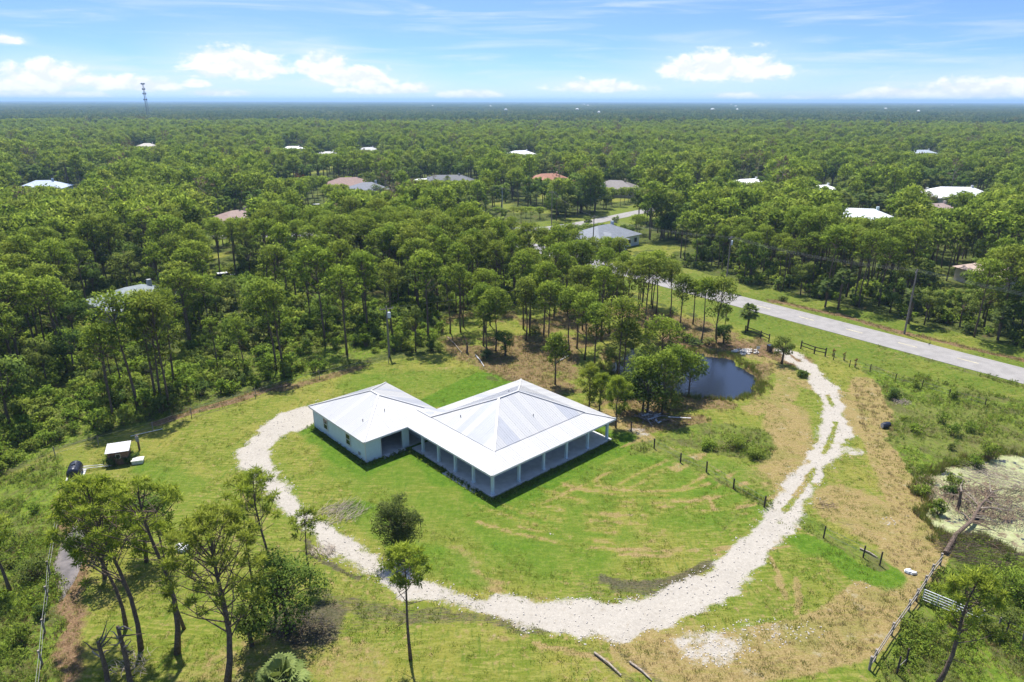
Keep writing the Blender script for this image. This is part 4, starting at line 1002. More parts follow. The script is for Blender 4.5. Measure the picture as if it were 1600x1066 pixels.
# ------------------------------------------------------------------ utility poles and lines
polem = simple('pole_wood', (.22,.19,.165), .9, .1, .2, 4)
def pole(px, py, h, rz, label, transformer=False, concrete=False):
    x, y = G(px, py); o = empty('utility_pole', (x, y, gz1(x, y)), rz, label, 'utility pole')
    mb = MB(); mb.tube([(0,0,-.2),(0,0,h)], [.17,.11], 9); mb.obj('pole', simple('pale_concrete', (.5,.49,.46)) if concrete else polem, o)
    mb = MB(); mb.beam((-1.1,.1,h-.5),(1.1,.1,h-.5),.1,.12); ca = mb.obj('crossarm', polem, o)
    for s_ in (-.95, 0, .95):
        mb = MB(); mb.tube([(s_,.1,h-.44),(s_,.1,h-.2)], [.06,.035], 7); mb.obj('insulator', simple('vent_grey', (.3,.3,.31)), ca)
    if transformer:
        mb = MB(); mb.tube([(.32,-.1,h-1.9),(.32,-.1,h-1.85),(.32,-.1,h-1.0),(.32,-.1,h-.95)], [.22,.28,.28,.2], 12); mb.obj('transformer', simple('transformer_grey', (.62,.65,.68), .4, .4, .03), o)
    return (x, y, h, rz)
pB = pole(609, 557, 8.2, .4, 'grey utility pole with a transformer behind the lawn', True)
pR = pole(1414, 521, 11.5, .95, 'utility pole on the far road verge amid scrub at right')
pR2 = pole(1134, 452, 11.5, .95, 'utility pole with a transformer across the road beside dark trees', True)
pJ = pole(926, 404, 11.0, .95, 'utility pole rising in front of the grey shingle roof')
pK = pole(862, 352, 11.0, .3, 'slim utility pole on the grass beyond the side road')
pL = pole(785, 336, 9.5, .3, 'white concrete pole left of the dark tree clump', False, True)
def wires(a, b_, label, offs=((-.95),(0),(.95)), drop=.9):
    mb = MB()
    for off in offs:
        pa = Vector((a[0]+math.cos(a[3])*off, a[1]+math.sin(a[3])*off, a[2]-.2)); pb = Vector((b_[0]+math.cos(b_[3])*off, b_[1]+math.sin(b_[3])*off, b_[2]-.2))
        mb.tube([pa.lerp(pb, q/10)-Vector((0,0,drop*4*(q/10)*(1-q/10))) for q in range(11)], .011, 3)
    setp(mb.obj('power_line', wirem), label, 'power line')
pX = (pR[0]+RD[0]*-55, pR[1]+RD[1]*-55, 11.5, .95)
wires(pR, pX, 'three power lines leaving the right verge pole towards the photo edge'); wires(pR, pR2, 'three power lines sagging between the two poles across the road'); wires(pR2, pJ, 'power lines from the transformer pole to the junction pole')
wires(pJ, pK, 'power lines above the side road junction', (0,)); wires(pK, pL, 'single power line between the slim pole and the concrete pole', (0,))
pW = (pB[0]+38, pB[1]+26, 8.0, .4); wires(pB, pW, 'two power lines running right from the lawn pole into pines', (-.6,.6), .8)

# ------------------------------------------------------------------ lattice tower far away
D = 1180.0; tx, ty = ray(231, 180)[0]/ray(231, 180)[1]*D, D
tw = empty('communications_tower', (tx, ty, 0), .3, 'tall grey lattice communications tower on the left horizon', 'tower')
stl = simple('tower_steel', (.16,.16,.18), .6, .3, .05, 1)
TT = topz(tx, ty, 131)
for k in range(3):
    a = k*2.094; mb = MB(); mb.tube([(math.cos(a)*3.2, math.sin(a)*3.2, 0), (math.cos(a)*.8, math.sin(a)*.8, TT)], .22, 5); mb.obj('leg', stl, tw)
nb = 16; mb = MB()
for q in range(nb):
    z0_, z1_ = TT*q/nb, TT*(q+1)/nb; r0_, r1_ = 3.2-2.4*q/nb, 3.2-2.4*(q+1)/nb
    for k in range(3):
        a, b_ = k*2.094, (k+1)*2.094
        mb.tube([(math.cos(a)*r0_, math.sin(a)*r0_, z0_), (math.cos(b_)*r1_, math.sin(b_)*r1_, z1_)], .12, 3); mb.tube([(math.cos(a)*r0_, math.sin(a)*r0_, z0_), (math.cos(b_)*r0_, math.sin(b_)*r0_, z0_)], .1, 3)
mb.obj('bracing', stl, tw)
for q, (z_, r_) in enumerate(((TT-1, 2.6), (TT-9, 2.0), (TT-16, 2.3), (TT-25, 2.4))):
    mb = MB()
    for k in range(6): a = k*1.047; mb.box(math.cos(a)*r_-.4, math.sin(a)*r_-.4, z_-1.2, math.cos(a)*r_+.4, math.sin(a)*r_+.4, z_+1.2); mb.beam((0,0,z_), (math.cos(a)*r_, math.sin(a)*r_, z_), .25, .25)
    mb.obj('antenna_ring', stl, tw)

# ------------------------------------------------------------------ far houses
def farhouse(px, py, rc, wc, w, d, rot, ev, lab):
    x, y = G(px, py, ev+1.2); o = empty('far_house', (x, y, 0), rot, lab, 'house')
    wm_ = simple('wall_%02d' % len(MATS), wc, .8, .2, .06, 1); rmt = simple('roofing_%02d' % len(MATS), rc, .7, .3, .12, 1.2)
    mb = MB(); mb.box(-w/2,-d/2,0,w/2,d/2,ev); mb.box(-w/2+w*.12,-d/2-2.6,0,-w/2+w*.5,-d/2-.002,ev); mb.obj('wall', wm_, o)
    def hip(m_, x0, y0, x1, y1, z0_, sl=.42, ov=.6):
        x0 -= ov; x1 += ov; y0 -= ov; y1 += ov; W_, D_ = x1-x0, y1-y0; hh = min(W_, D_)/2; zt = z0_+hh*sl
        if W_ >= D_: r0_, r1_ = (x0+hh, (y0+y1)/2, zt), (x1-hh-.01, (y0+y1)/2, zt)
        else: r0_, r1_ = ((x0+x1)/2, y0+hh, zt), ((x0+x1)/2, y1-hh-.01, zt)
        vs = [(x0,y0,z0_),(x1,y0,z0_),(x1,y1,z0_),(x0,y1,z0_),r0_,r1_]
        fs = [(0,1,5,4),(1,2,5),(2,3,4,5),(3,0,4),(3,2,1,0)] if W_ >= D_ else [(0,1,4),(1,2,5,4),(2,3,5),(3,0,4,5),(3,2,1,0)]
        m_.add(vs, fs)
    mb = MB(); hip(mb, -w/2, -d/2, w/2, d/2, ev+.01); hip(mb, -w/2+w*.12, -d/2-2.6, -w/2+w*.5, d*.1, ev+.03, .42); r_ = mb.obj('roof', rmt, o)
    mb = MB(); mb.box(w*.2,-.35,ev+.8,w*.2+.7,.35,ev+d*.21+.9); mb.obj('chimney', wm_, r_)
    for k, fx in enumerate((.08, .24, .40)):
        mb = MB(); cx = w*fx; mb.box(cx-.7,-d/2-.05,.9,cx+.7,-d/2-.003,2.3); q = mb.obj('window', trimw, o)
        mb = MB(); mb.box(cx-.58,-d/2-.08,1.0,cx+.58,-d/2-.052,2.2); mb.obj('pane', glassm, q)
    for k, fy in enumerate((-.2, .2)):
        mb = MB(); cy = d*fy; mb.box(w/2+.003,cy-.7,.9,w/2+.05,cy+.7,2.3); q = mb.obj('window', trimw, o)
        mb = MB(); mb.box(w/2+.052,cy-.58,1.0,w/2+.08,cy+.58,2.2); mb.obj('pane', glassm, q)
    mb = MB(); mb.box(-w/2+w*.18,-d/2-2.66,.02,-w/2+w*.44,-d/2-2.603,2.4); mb.obj('garage_door', trimw, o)
for hrow in FARH: farhouse(*hrow)
# white caravan/boat by the junction house, carports
def vehicle(px, py, rot, col, label, cat, L=4.6, W_=1.85, h=1.5, name='parked_car'):
    x, y = G(px, py, .7); o = empty(name, (x, y, 0), rot, label, cat)
    m_ = simple('paint_%.2f_%.2f_%.2f' % col, col, .3, .5, .03)
    mb = MB(); zb, zm = .3, h*.55
    mb.add([(-L/2,-W_/2,zb),(L/2,-W_/2,zb),(L/2,W_/2,zb),(-L/2,W_/2,zb),(-L/2,-W_/2,zm),(L/2,-W_/2,zm*.92),(L/2,W_/2,zm*.92),(-L/2,W_/2,zm)], [(3,2,1,0),(4,5,6,7),(0,1,5,4),(1,2,6,5),(2,3,7,6),(3,0,4,7)])
    mb.box(-L*.34,-W_*.4,h-.06,L*.12,W_*.4,h); mb.obj('body', m_, o)
    mb = MB(); mb.add([(-L*.46,-W_*.46,zm),(L*.26,-W_*.46,zm*.95),(L*.26,W_*.46,zm*.95),(-L*.46,W_*.46,zm),(-L*.34,-W_*.4,h-.06),(L*.12,-W_*.4,h-.06),(L*.12,W_*.4,h-.06),(-L*.34,W_*.4,h-.06)], [(0,1,5,4),(1,2,6,5),(2,3,7,6),(3,0,4,7)]); mb.obj('windows', glassm, o)
    for sx_ in (-.31, .31):
        for sy_ in (-1, 1):
            mb = MB(); mb.tube([(sx_*L, sy_*W_*.42, .33),(sx_*L, sy_*W_*.5, .33)], .33, 12); mb.obj('wheel', blackp, o)
vehicle(953, 374, .3, (.75,.75,.75), 'white van parked against the pale blue junction house', 'van', 5.4, 2.0, 2.2, 'parked_van')
vehicle(1525, 420, .1, (.05,.06,.09), 'dark car parked on the sandy drive at far right', 'car')
vehicle(352, 432, .6, (.78,.78,.78), 'white car in the small clearing left of centre', 'car')
vehicle(497, 324, .2, (.75,.75,.76), 'white pickup partly hidden among pines left of centre', 'pickup', 5.2, 1.9, 1.8, 'parked_pickup')

# ------------------------------------------------------------------ foreground trees placed one by one
PINEFG = foliage('bright_pine_needles', (.17, .245, .030), (.38, .44, .062), .4, .2)
def spine(px, py, ty, name, label, cat, seed, grp=None, fn=None, cmat=None, **kw):
    x, y = G(px, py); h = topz(x, y, ty); z = gz1(x, y)
    tk, cr = (fn or pine_parts)(seed, h=h, **kw)
    o = empty(name, (x, y, z-.05), 0, label, cat, grp)
    tk.obj('trunk', BARK, o, True); cr.obj('crown', cmat or PINE, o, False, True); return o
HI = dict(needles=20, tufts=12, nl=.44, nw=.095)
FGP = [
 (280,1020,752,101,2.5,.60,44,(-.030,.03),.21,1.0,'tall crooked pine with a flat open crown and curved limbs near bottom left'),
 (289,985,812,102,1.4,.62,16,(-.08,.02),.12,0,'thin pine close behind the crooked pine trunk'),
 (222,1016,757,103,2.9,.46,84,(-.13,.09),.18,.3,'leaning pine with a broad bushy crown just below the shed'),
 (197,985,785,104,2.3,.50,56,(-.13,.06),.15,.2,'slimmer pine leaning left beside the broad bushy pine'),
 (357,1072,806,105,3.5,.40,104,(.05,.05),.23,.4,'largest foreground pine with a wide spreading crown at bottom left'),
 (428,950,738,106,2.1,.56,34,(-.01,.03),.14,.3,'open crowned pine standing in front of the left bend of the gravel drive'),
 (397,915,748,107,1.0,.66,12,(0,0),.09,0,'very thin sparse pine at the left edge of the gravel bend'),
 (486,905,795,108,1.3,.60,15,(0,0),.09,0,'slender young pine between gravel drive and the dark oak'),
 (643,1030,856,109,1.55,.62,30,(-.01,.01),.13,.1,'lone slender pine with a tufted top on the front lawn'),
 (1462,1076,896,110,1.8,.50,46,(.14,.03),.17,.3,'leaning pine in front of the tube gate at lower right'),
 (18,925,805,111,1.9,.50,40,(-.12,0),.15,.2,'pine cut by the left edge above the scrub'),
 (921,640,566,112,1.4,.22,44,(0,0),.1,.2,'young full pine behind the right roof corner, leftmost of three'),
 (938,648,582,113,1.3,.22,40,(0,0),.1,.2,'young full pine behind the right roof corner, middle of three'),
 (963,668,588,114,1.4,.25,44,(0,0),.1,.2,'young full pine behind the right roof corner, rightmost of three')]
for (px, py, ty, sd_, sp_, bs, np_, ln, r0_, ck, lab) in FGP:
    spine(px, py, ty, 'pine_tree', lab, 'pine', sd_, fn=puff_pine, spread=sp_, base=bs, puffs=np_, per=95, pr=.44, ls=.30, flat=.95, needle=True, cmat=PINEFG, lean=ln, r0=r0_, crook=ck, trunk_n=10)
SP = [(868,600,522,1.3,.4,'small slim pine on the litter just behind the main roof'),(930,574,474,2.0,.5,'full crowned pine left of the pond trees'),(967,594,466,2.7,.62,'tall round crowned pine at the left end of the pond'),
      (975,590,498,1.6,.6,'thin pine just right of the tall round crowned pine'),(1030,596,488,2.9,.5,'broad bright green pine leaning over the left end of the pond'),(1005,642,560,1.8,.6,'pine in front of the dark oaks beside the timber heap'),
      (1035,648,552,1.8,.6,'pine with a thin pale trunk above the timber heap'),(1050,622,543,1.9,.45,'leafy pine on the pond bank, nearest the open water'),(1078,614,548,1.7,.4,'rightmost pine against the open pond water'),
      (1120,536,432,2.2,.42,'bright lopsided pine on the verge left of the fan palm'),(1096,534,436,1.4,.75,'tall bare pine immediately left of the lopsided pine'),(1083,506,440,1.3,.7,'slim bare pine close to the road edge'),
      (1062,522,430,1.8,.6,'forked looking pine on the verge above the pond'),(1047,498,408,2.0,.6,'pine on the verge, leftmost of the bare trunk group'),(1018,476,395,2.3,.5,'thick trunked pine where the wood meets the road'),
      (775,549,452,2.0,.55,'pine on bare litter straight behind the sod lawn'),(762,552,470,1.7,.55,'slim pine left of the litter clearing pines'),(756,540,446,1.8,.6,'straight pine at the left of the litter clearing'),
      (858,538,440,2.1,.55,'pine in the middle of the litter clearing'),(890,548,452,1.8,.6,'pine on litter behind the roof apex, rightmost pair'),(914,562,458,2.2,.55,'thick pine on the litter clearing edge near the pond'),(902,545,448,1.7,.6,'pine close behind the thick pine of the clearing'),
      (822,532,436,2.1,.55,'pine beside the dark palmettos of the litter clearing'),(828,516,425,1.8,.6,'pine further back beside the dark palmettos')]
for i, (px, py, ty, sp_, bs, lab) in enumerate(SP):
    spine(px, py, ty, 'pine_tree', lab, 'pine', 130+i, fn=puff_pine, spread=sp_*.95, base=bs*.95, puffs=int(14+sp_*7), per=80, pr=.55+.14*sp_, ls=.32, r0=.14, lean=(random.uniform(-.02,.02), 0))
def soak(px, py, ty, label, seed, spread, mat=OAK, name='oak_tree', cat='tree', **kw):
    x, y = G(px, py); h = topz(x, y, ty); o = empty(name, (x, y, gz1(x, y)-.05), 0, label, cat)
    tk, cr = oak_parts(seed, h=h, spread=spread, **kw); tk.obj('trunk', BARK, o, True); cr.obj('crown', mat, o, False, True)
soak(452, 985, 868, 'dark dense oak right of the largest foreground pine', 201, 3.2, lobes=40, leaves=170, ls=.21, base=.08)
soak(395, 1010, 900, 'low dark oak under the largest foreground pine', 206, 1.9, lobes=18, leaves=120, ls=.21, base=.08)
soak(230, 880, 756, 'dark leafy oak behind the leaning bushy pine', 202, 2.8, lobes=34, leaves=150, ls=.22, base=.1)
soak(165, 905, 800, 'low dark oak at the edge of the left scrub', 207, 2.2, lobes=20, leaves=120, ls=.22, base=.1)
soak(624, 866, 768, 'round feathery grey green tree alone on the front lawn', 203, 2.15, mat=foliage('feathery_leaves', (.05,.075,.02), (.13,.155,.05), .3, .1), lobes=54, leaves=230, ls=.14, base=.05, name='round_tree')
soak(1222, 568, 518, 'small dense tree beside the driveway entrance', 204, 1.9, lobes=22, leaves=90, ls=.24, base=.1, name='small_tree')
soak(1012, 646, 568, 'dark dense oak above the timber heap', 205, 3.4, lobes=28, leaves=120, ls=.3, base=.05)
soak(1040, 640, 582, 'dark oak between timber heap and open pond', 208, 2.6, lobes=22, leaves=110, ls=.28, base=.05)
soak(975, 640, 575, 'grey green oak behind the three young pines', 209, 2.2, lobes=20, leaves=110, ls=.28, base=.08)
soak(965, 580, 530, 'dark oak at the hidden left end of the pond', 210, 2.6, lobes=20, leaves=90, ls=.3, base=.08)
soak(1010, 570, 525, 'dark oak on the far bank of the pond', 211, 2.4, lobes=20, leaves=90, ls=.3, base=.08)
soak(790, 556, 514, 'round grey green shrub tree in the litter clearing', 212, 1.9, lobes=18, leaves=90, ls=.26, base=.08, name='small_tree')
soak(1131, 536, 505, 'rounded dark shrub tree behind the pond, nearest the fan palm', 213, 1.8, lobes=18, leaves=90, ls=.26, base=.05, name='small_tree')
soak(908, 332, 262, 'huge dark tree clump beyond the junction', 214, 8.0, lobes=40, leaves=120, ls=.7, base=.04, r0=.5)
soak(872, 335, 285, 'wide dark tree left of the huge clump by the junction', 215, 6.0, lobes=34, leaves=110, ls=.6, base=.04, r0=.4)
soak(590, 312, 288, 'rounded grey green tree beside the slate roofed house', 216, 4.5, lobes=26, leaves=80, ls=.5, base=.1, mat=DARKB)
soak(472, 287, 264, 'orange brown tree left of the far green field', 217, 2.8, lobes=16, leaves=70, ls=.5, base=.1, mat=foliage('orange_leaves', (.24,.085,.03), (.34,.14,.05), .3, .1), name='orange_tree')
def spalm(px, py, ty, label, v, name='palm_tree'):
    x, y = G(px, py); h = topz(x, y, ty); o = empty(name, (x, y, gz1(x, y)-.05), 0, label, 'palm')
    tk, cr = palm_parts(v, h=max(.5, h-1.5), L=2.0, fronds=34); tk.obj('trunk', BARK, o, True); cr.obj('crown', PALM, o, False, True)
spalm(1168, 517, 474, 'fan palm alone on the grass beside the road', 301)
x, y = G(440, 1082); o = empty('palm_tree', (x, y, gz1(x, y)), 0, 'low silvery fan palm at the bottom edge of the lawn', 'palm')
tk, cr = palm_parts(302, h=.9, L=2.1, fronds=44, r=.22); tk.obj('trunk', BARK, o, True); cr.obj('crown', foliage('silver_fronds', (.11,.15,.045), (.25,.30,.10), .25, .1), o, False, True)
PM = [(836,520,'dark palmetto clump in the litter clearing'),(1072,532,'palmetto under the verge pines, left'),(1086,540,'palmetto under the verge pines, right'),(762,560,'small palmetto at the front of the litter clearing'),(1052,490,'palmetto at the wood edge by the road'),(1108,538,'palmetto close to the pond corner shrub')]
for i, (px, py, lab) in enumerate(PM):
    x, y = G(px, py); plant('m', palmet[i % 3], 'palmetto', x, y, 1.25, i, lab, 'palmetto')
PM2 = [(1303,556,'first reddish sapling right of the gate fence'),(1320,562,'second reddish sapling right of the gate fence'),(1336,573,'tallest reddish sapling right of the gate fence')]
red = foliage('reddish_leaves', (.16,.09,.04), (.28,.17,.07), .3, .1)
for i, (px, py, lab) in enumerate(PM2):
    x, y = G(px, py); o = empty('sapling', (x, y, gz1(x, y)), i, lab, 'sapling'); tk, cr = bush_parts(400+i, r=.3, h=1.6+.3*(i == 2), clumps=9, leaves=16, ls=.14); tk.obj('stems', DARKW, o); cr.obj('leaves', red, o, False, True)
BS = [(55,905,1.5,1.9,DARKB,'round dark bush among scrub at the left edge'),(1398,622,1.2,1.4,DARKB,'dark round bush beside the brush heap right of the drive'),(1575,925,1.7,2.6,BUSHM,'tall feathery green bush at the right edge'),(1600,945,1.5,2.2,BUSHM,'lower feathery bush cut by the right edge'),
      (1150,700,1.5,1.3,BUSHM,'leafy vine covered mound in the weed patch centre'),(1178,712,1.2,1.0,BUSHM,'bright leafy mound at the lower edge of the weed patch'),(1108,700,1.0,1.0,BUSHM,'small leafy mound at the left of the weed patch'),(205,722,.9,1.0,DARKB,'dark vine bush against the shed front'),(178,728,.9,1.2,DARKB,'leafy bush at the left corner of the shed'),
      (1490,760,1.0,2.6,BUSHM,'bright sapling on the left margin of the duckweed pool'),(1525,728,1.1,2.2,BUSHM,'bright bush standing in the top of the duckweed pool'),(1545,715,1.2,2.4,BUSHM,'yellow green bush on the far margin of the duckweed pool'),(1466,800,.8,2.2,BUSHM,'thin leafy sapling at the lower left of the duckweed pool'),(1485,772,.8,1.8,DARKB,'dark leafy sapling inside the duckweed pool'),
      (1440,770,1.0,1.2,BUSHM,'yellow green bush left of the duckweed pool'),(1224,469,1.1,1.1,DARKB,'low shrub on the far road verge'),(1255,588,.9,.9,DARKB,'low bush beside the driveway entrance tree')]
for i, (px, py, r_, h_, mt, lab) in enumerate(BS):
    x, y = G(px, py); o = empty('bush', (x, y, gz1(x, y)), i, lab, 'bush'); tk, cr = bush_parts(420+i, r=r_, h=h_, clumps=26, leaves=44, ls=.17); tk.obj('stems', DARKW, o); cr.obj('leaves', mt, o, False, True)
x, y = G(1572, 992); h = topz(x, y, 962); o = empty('small_tree', (x, y, gz1(x, y)), 0, 'small flat topped dark tree beside the right wire fence', 'tree'); tk, cr = oak_parts(501, h=max(2.2, h), spread=1.3, lobes=12, leaves=60, ls=.15, base=.7, r0=.06); tk.obj('trunk', BARK, o); cr.obj('crown', DARKB, o, False, True)

# dead wood
def snag(px, py, ty, lab, seed, n=7):
    x, y = G(px, py); h = topz(x, y, ty); o = empty('dead_tree', (x, y, gz1(x, y)-.05), 0, lab, 'dead tree'); rnd = random.Random(seed)
    mb = MB(); mb.tube([(0,0,0),(.1,.05,h*.4),(.0,.1,h*.8)], [.2,.16,.11], 8); mb.obj('trunk', BARK, o)
    for k in range(n):
        a = rnd.uniform(0, 6.28); z_ = h*rnd.uniform(.45,.8); p = Vector((.05,.05,z_)); pts = [p]; d = Vector((math.cos(a), math.sin(a), rnd.uniform(-.1,.9)))
        for q in range(3): p = p+d*rnd.uniform(.3,.6); d = (d+rdir(rnd)*.6).normalized(); pts.append(p)
        mb = MB(); mb.tube(pts, [.075,.05,.035,.015], 5); mb.obj('branch', DEADW if k % 2 else BARK, o)
snag(172, 1080, 985, 'broken dead trunk with curling branches at bottom left', 1); snag(206, 1075, 955, 'split yellow stemmed dead trunk right of the broken one', 2, 9)
snag(1497, 795, 745, 'bare dead sapling standing in the duckweed pool', 5, 5); snag(730, 552, 530, 'short dead stub at the corner of the wood', 6, 3)
# fallen tree in the swamp
a = G(1478, 866); b_ = G(1548, 775); o = empty('fallen_tree', (a[0], a[1], 0), 0, 'fallen dead tree lying into the duckweed pool', 'fallen tree'); rnd = random.Random(9)
dv = Vector((b_[0]-a[0], b_[1]-a[1], 0)); mb = MB(); mb.tube([(0,0,.2), dv*.25+Vector((-.15,.1,.35)), dv*.5+Vector((.25,0,.4)), dv*.75+Vector((.05,.1,.5)), dv+Vector((.2,0,.4))], [.2,.19,.16,.12,.08], 9); mb.obj('trunk', BARK, o)
for k in range(46):
    s_ = rnd.uniform(.45, 1.05); p = dv*s_+Vector((0,0,.45)); ang = math.atan2(dv.y, dv.x)+rnd.choice((-1,1))*rnd.uniform(.2,1.5); d = Vector((math.cos(ang), math.sin(ang), rnd.uniform(-.05,.35))); pts = [p]
    for q in range(4): p = p+d*rnd.uniform(.5,1.1); d = (d+rdir(rnd)*.25+Vector((0,0,-.15))).normalized(); p.z = max(p.z, -.1); pts.append(p)
    mb = MB(); mb.tube(pts, [.06,.045,.03,.02,.01], 4, False)
    for w_ in range(6):
        i = rnd.randint(1,3); e_ = pts[i]+rdir(rnd)*rnd.uniform(.3,.9); e_.z = max(e_.z, -.1); mb.tube([pts[i], e_], [.018,.008], 3, False)
    mb.obj('branch', DARKW if k % 3 else DEADW, o)
def brush(name, px, py, r, n, L, lab, seed, mat=DARKW, ang=None, flat=.35, rad=.02):
    x, y = G(px, py); rnd = random.Random(seed); mb = MB()
    for k in range(n):
        q = r*math.sqrt(rnd.random()); b2_ = rnd.uniform(0, 6.28); c_ = Vector((x+math.cos(b2_)*q*1.3, y+math.sin(b2_)*q, rnd.uniform(.0,flat))); al = (ang if ang is not None else 0)+(rnd.gauss(0,.35) if ang is not None else rnd.uniform(0,3.14))
        l = L*rnd.uniform(.4,1); d = Vector((math.cos(al), math.sin(al), rnd.uniform(-.12,.25))); s_ = rdir(rnd)*l*.12
        mb.tube([c_-d*l*.5, c_+s_, c_+d*l*.5], [rad, rad*.8, rad*.4], 3, False)
    return setp(mb.obj(name, mat), lab, kind='stuff')
brush('brushwood', 1520, 785, 3.2, 420, 1.5, 'matted dead stalks across the middle of the duckweed', 31, DARKW, 1.0, .5); brush('brushwood', 1580, 790, 4.2, 800, 1.7, 'matted dead brushwood over the duckweed', 21, DARKW, .6, .5); brush('brushwood', 1555, 745, 2.6, 300, 1.4, 'dead twigs at the far side of the duckweed pool', 22, DEADW, 2.4, .5)
brush('brushwood', 1530, 862, 2.6, 420, 1.6, 'tangle of dead twigs below the duckweed pool', 23, DARKW, -.3, .6); brush('brushwood', 1480, 765, 2.4, 240, 1.1, 'dead stems at the left of the duckweed pool', 24, DARKW, 1.3, .6)
brush('brushwood', 536, 800, 1.8, 150, 2.2, 'raked swirl of pale dead stalks on the lawn', 25, DEADW, .95, .08, .022)
brush('brushwood', 1410, 629, .8, 90, 1.1, 'little heap of dead branches right of the drive', 26, DEADW); brush('brushwood', 480, 985, 1.6, 200, .9, 'dark charred twigs under the oak', 27, simple('charred', (.035,.03,.028)))
brush('brushwood', 506, 862, .9, 90, 1.1, 'dead twigs beside the gravel bend', 28, DEADW, 2.2); brush('brushwood', 205, 1040, 1.2, 60, 1.3, 'fallen branches under the dead trunks', 29, DEADW); brush('brushwood', 1295, 790, .8, 50, .7, 'dark twigs on dry grass right of the drive', 30, DARKW)
for i, (p0, p1, lab) in enumerate((((930,1022),(972,1058),'long dark log at the bottom centre'),((985,1036),(1020,1066),'second dark log right of the long one'),((744,556),(757,574),'pale board lying at the wood corner'),((700,528),(722,552),'grey log leaning at the wood edge'),((868,568),(890,556),'pale fallen trunk on the litter'),((255,672),(205,684),'white pipe lying along the lawn edge'),((1345,858),(1372,872),'fallen pole beside the weeds'))):
    a = G(*p0); b_ = G(*p1); mb = MB(); mb.tube([(a[0],a[1],gz1(*a)+.1),((a[0]+b_[0])/2+.08,(a[1]+b_[1])/2,gz1(*a)+.16),(b_[0],b_[1],gz1(*b_)+.12)], [.04,.04,.04] if 'pipe' in lab else [.09,.08,.05], 7)
    setp(mb.obj('log' if 'pipe' not in lab and 'board' not in lab else ('pipe' if 'pipe' in lab else 'board'), trimw if 'pipe' in lab else (palew if 'pale' in lab else DEADW)), lab, 'pipe' if 'pipe' in lab else ('board' if 'board' in lab else 'log'))

# ------------------------------------------------------------------ the wood: candidates
rs = np.random.RandomState(21)
def scatter_grid(x0, x1, y0, y1, sp):
    X, Y = np.meshgrid(np.arange(x0, x1, sp), np.arange(y0, y1, sp))
    X = X.ravel()+rs.uniform(-.48,.48,X.size)*sp; Y = Y.ravel()+rs.uniform(-.48,.48,Y.size)*sp
    return X, Y
KEEP = [  # windows of the photograph that must stay open: (x0,y0,x1,y1, ground y px of the thing)
 (176,440,236,470,470),(40,282,98,300,300),(208,222,246,236,236),(350,326,396,352,352),(520,274,568,298,298),(553,282,606,308,308),(640,275,745,288,290),(796,234,834,246,247),(840,268,880,286,288),
 (945,280,985,300,300),(914,345,980,384,386),(1306,324,1386,350,352),(1455,292,1532,306,308),(1440,314,1482,334,334),(445,226,478,238,238),(500,234,524,246,246),(562,228,590,240,240),(1425,232,1460,244,244),
 (1150,276,1190,290,290),(1275,286,1300,294,294),(1428,294,1450,306,306),(430,262,475,290,292),(640,276,662,286,288),(480,262,540,284,286),(860,318,990,345,345),(820,322,975,362,362),(770,312,850,330,331),(985,378,1050,402,402),
 (140,488,178,520,520),(355,478,400,505,505),(1460,420,1500,460,460),(1050,448,1160,485,478),(340,420,372,436,437),(230,436,240,450,450),(488,318,506,328,330),
 (600,488,616,556,556),(776,300,792,336,336),(855,308,868,352,352),(1128,395,1140,440,452),(1405,460,1440,520,521),(105,290,140,304,304)]
def fits(x, y, h, cr):
    """lower or drop a tree that would stand in front of something the photograph shows"""
    bx, by = proj(x, y, 0); tx_, ty_ = proj(x, y, h); w = cr*F/(y*1.05+1)
    for (x0, y0, x1, y1, yg) in KEEP:
        if by <= yg+1 or bx+w*.8 < x0 or bx-w*.8 > x1: continue
        if ty_ < y1-1 and by > y0: 
            hn = topz(x, y, y1-1-(y1-y0)*.3)
            h = min(h, hn)
            if h < 3.2: return 0
    return h
def blocked(X, Y, near=True):
    qx, qy = proj(X, Y, 0); bad = ((qx > 1140) & (qy > 500) & (((X-RA[0])*RN[0]+(Y-RA[1])*RN[1]) > 0)) | ((qx > 1140) & (qy > 560)) | (sdpoly(X, Y, PROPERTY) < 1.0) | (sdpoly(X, Y, OPENWOOD) < 0) | (road_d(X, Y) < 13.5) | (dseg(X, Y, CROSS) < 9) | inpoly(X, Y, WEED_R) | inpoly(X, Y, WEED_L)
    for (hx, hy, hr) in HOUSE_CLEAR: bad |= np.hypot(X-hx, Y-hy) < hr
    return bad
X, Y = scatter_grid(-190, 190, 36, 200, 4.4)
inw = np.abs(X) < Y*.80+22
ok = ~blocked(X, Y) & inw
X, Y = X[ok], Y[ok]; dens_ = fbm(X, Y, .03, 90)
bb_ = inpoly(X, Y, BUSHBAND)
keep = rs.rand(X.size) < np.where(bb_, .36, .95)
X, Y, dens_ = X[keep], Y[keep], dens_[keep]
# the narrow pine belt between the litter clearing and the road
inO = (sdpoly(X, Y, OPENWOOD) < 9)
trees = []
for x, y, d in zip(X, Y, dens_):
    pine = rs.rand() < .80
    h = (rs.uniform(12.5, 16.5) if pine else rs.uniform(7.5, 11.5))*(1 if d > .4 else .88)
    if y > 135 and x > -20 and x < 60 and road_d(x, y) < 30: h *= .82
    h2 = fits(x, y, h, 2.6)
    if h2 < 3.2: continue
    if h2 < h*.8 and pine and h2 < 8: pine = False
    trees.append((x, y, h2 if h2 < h else h, pine))
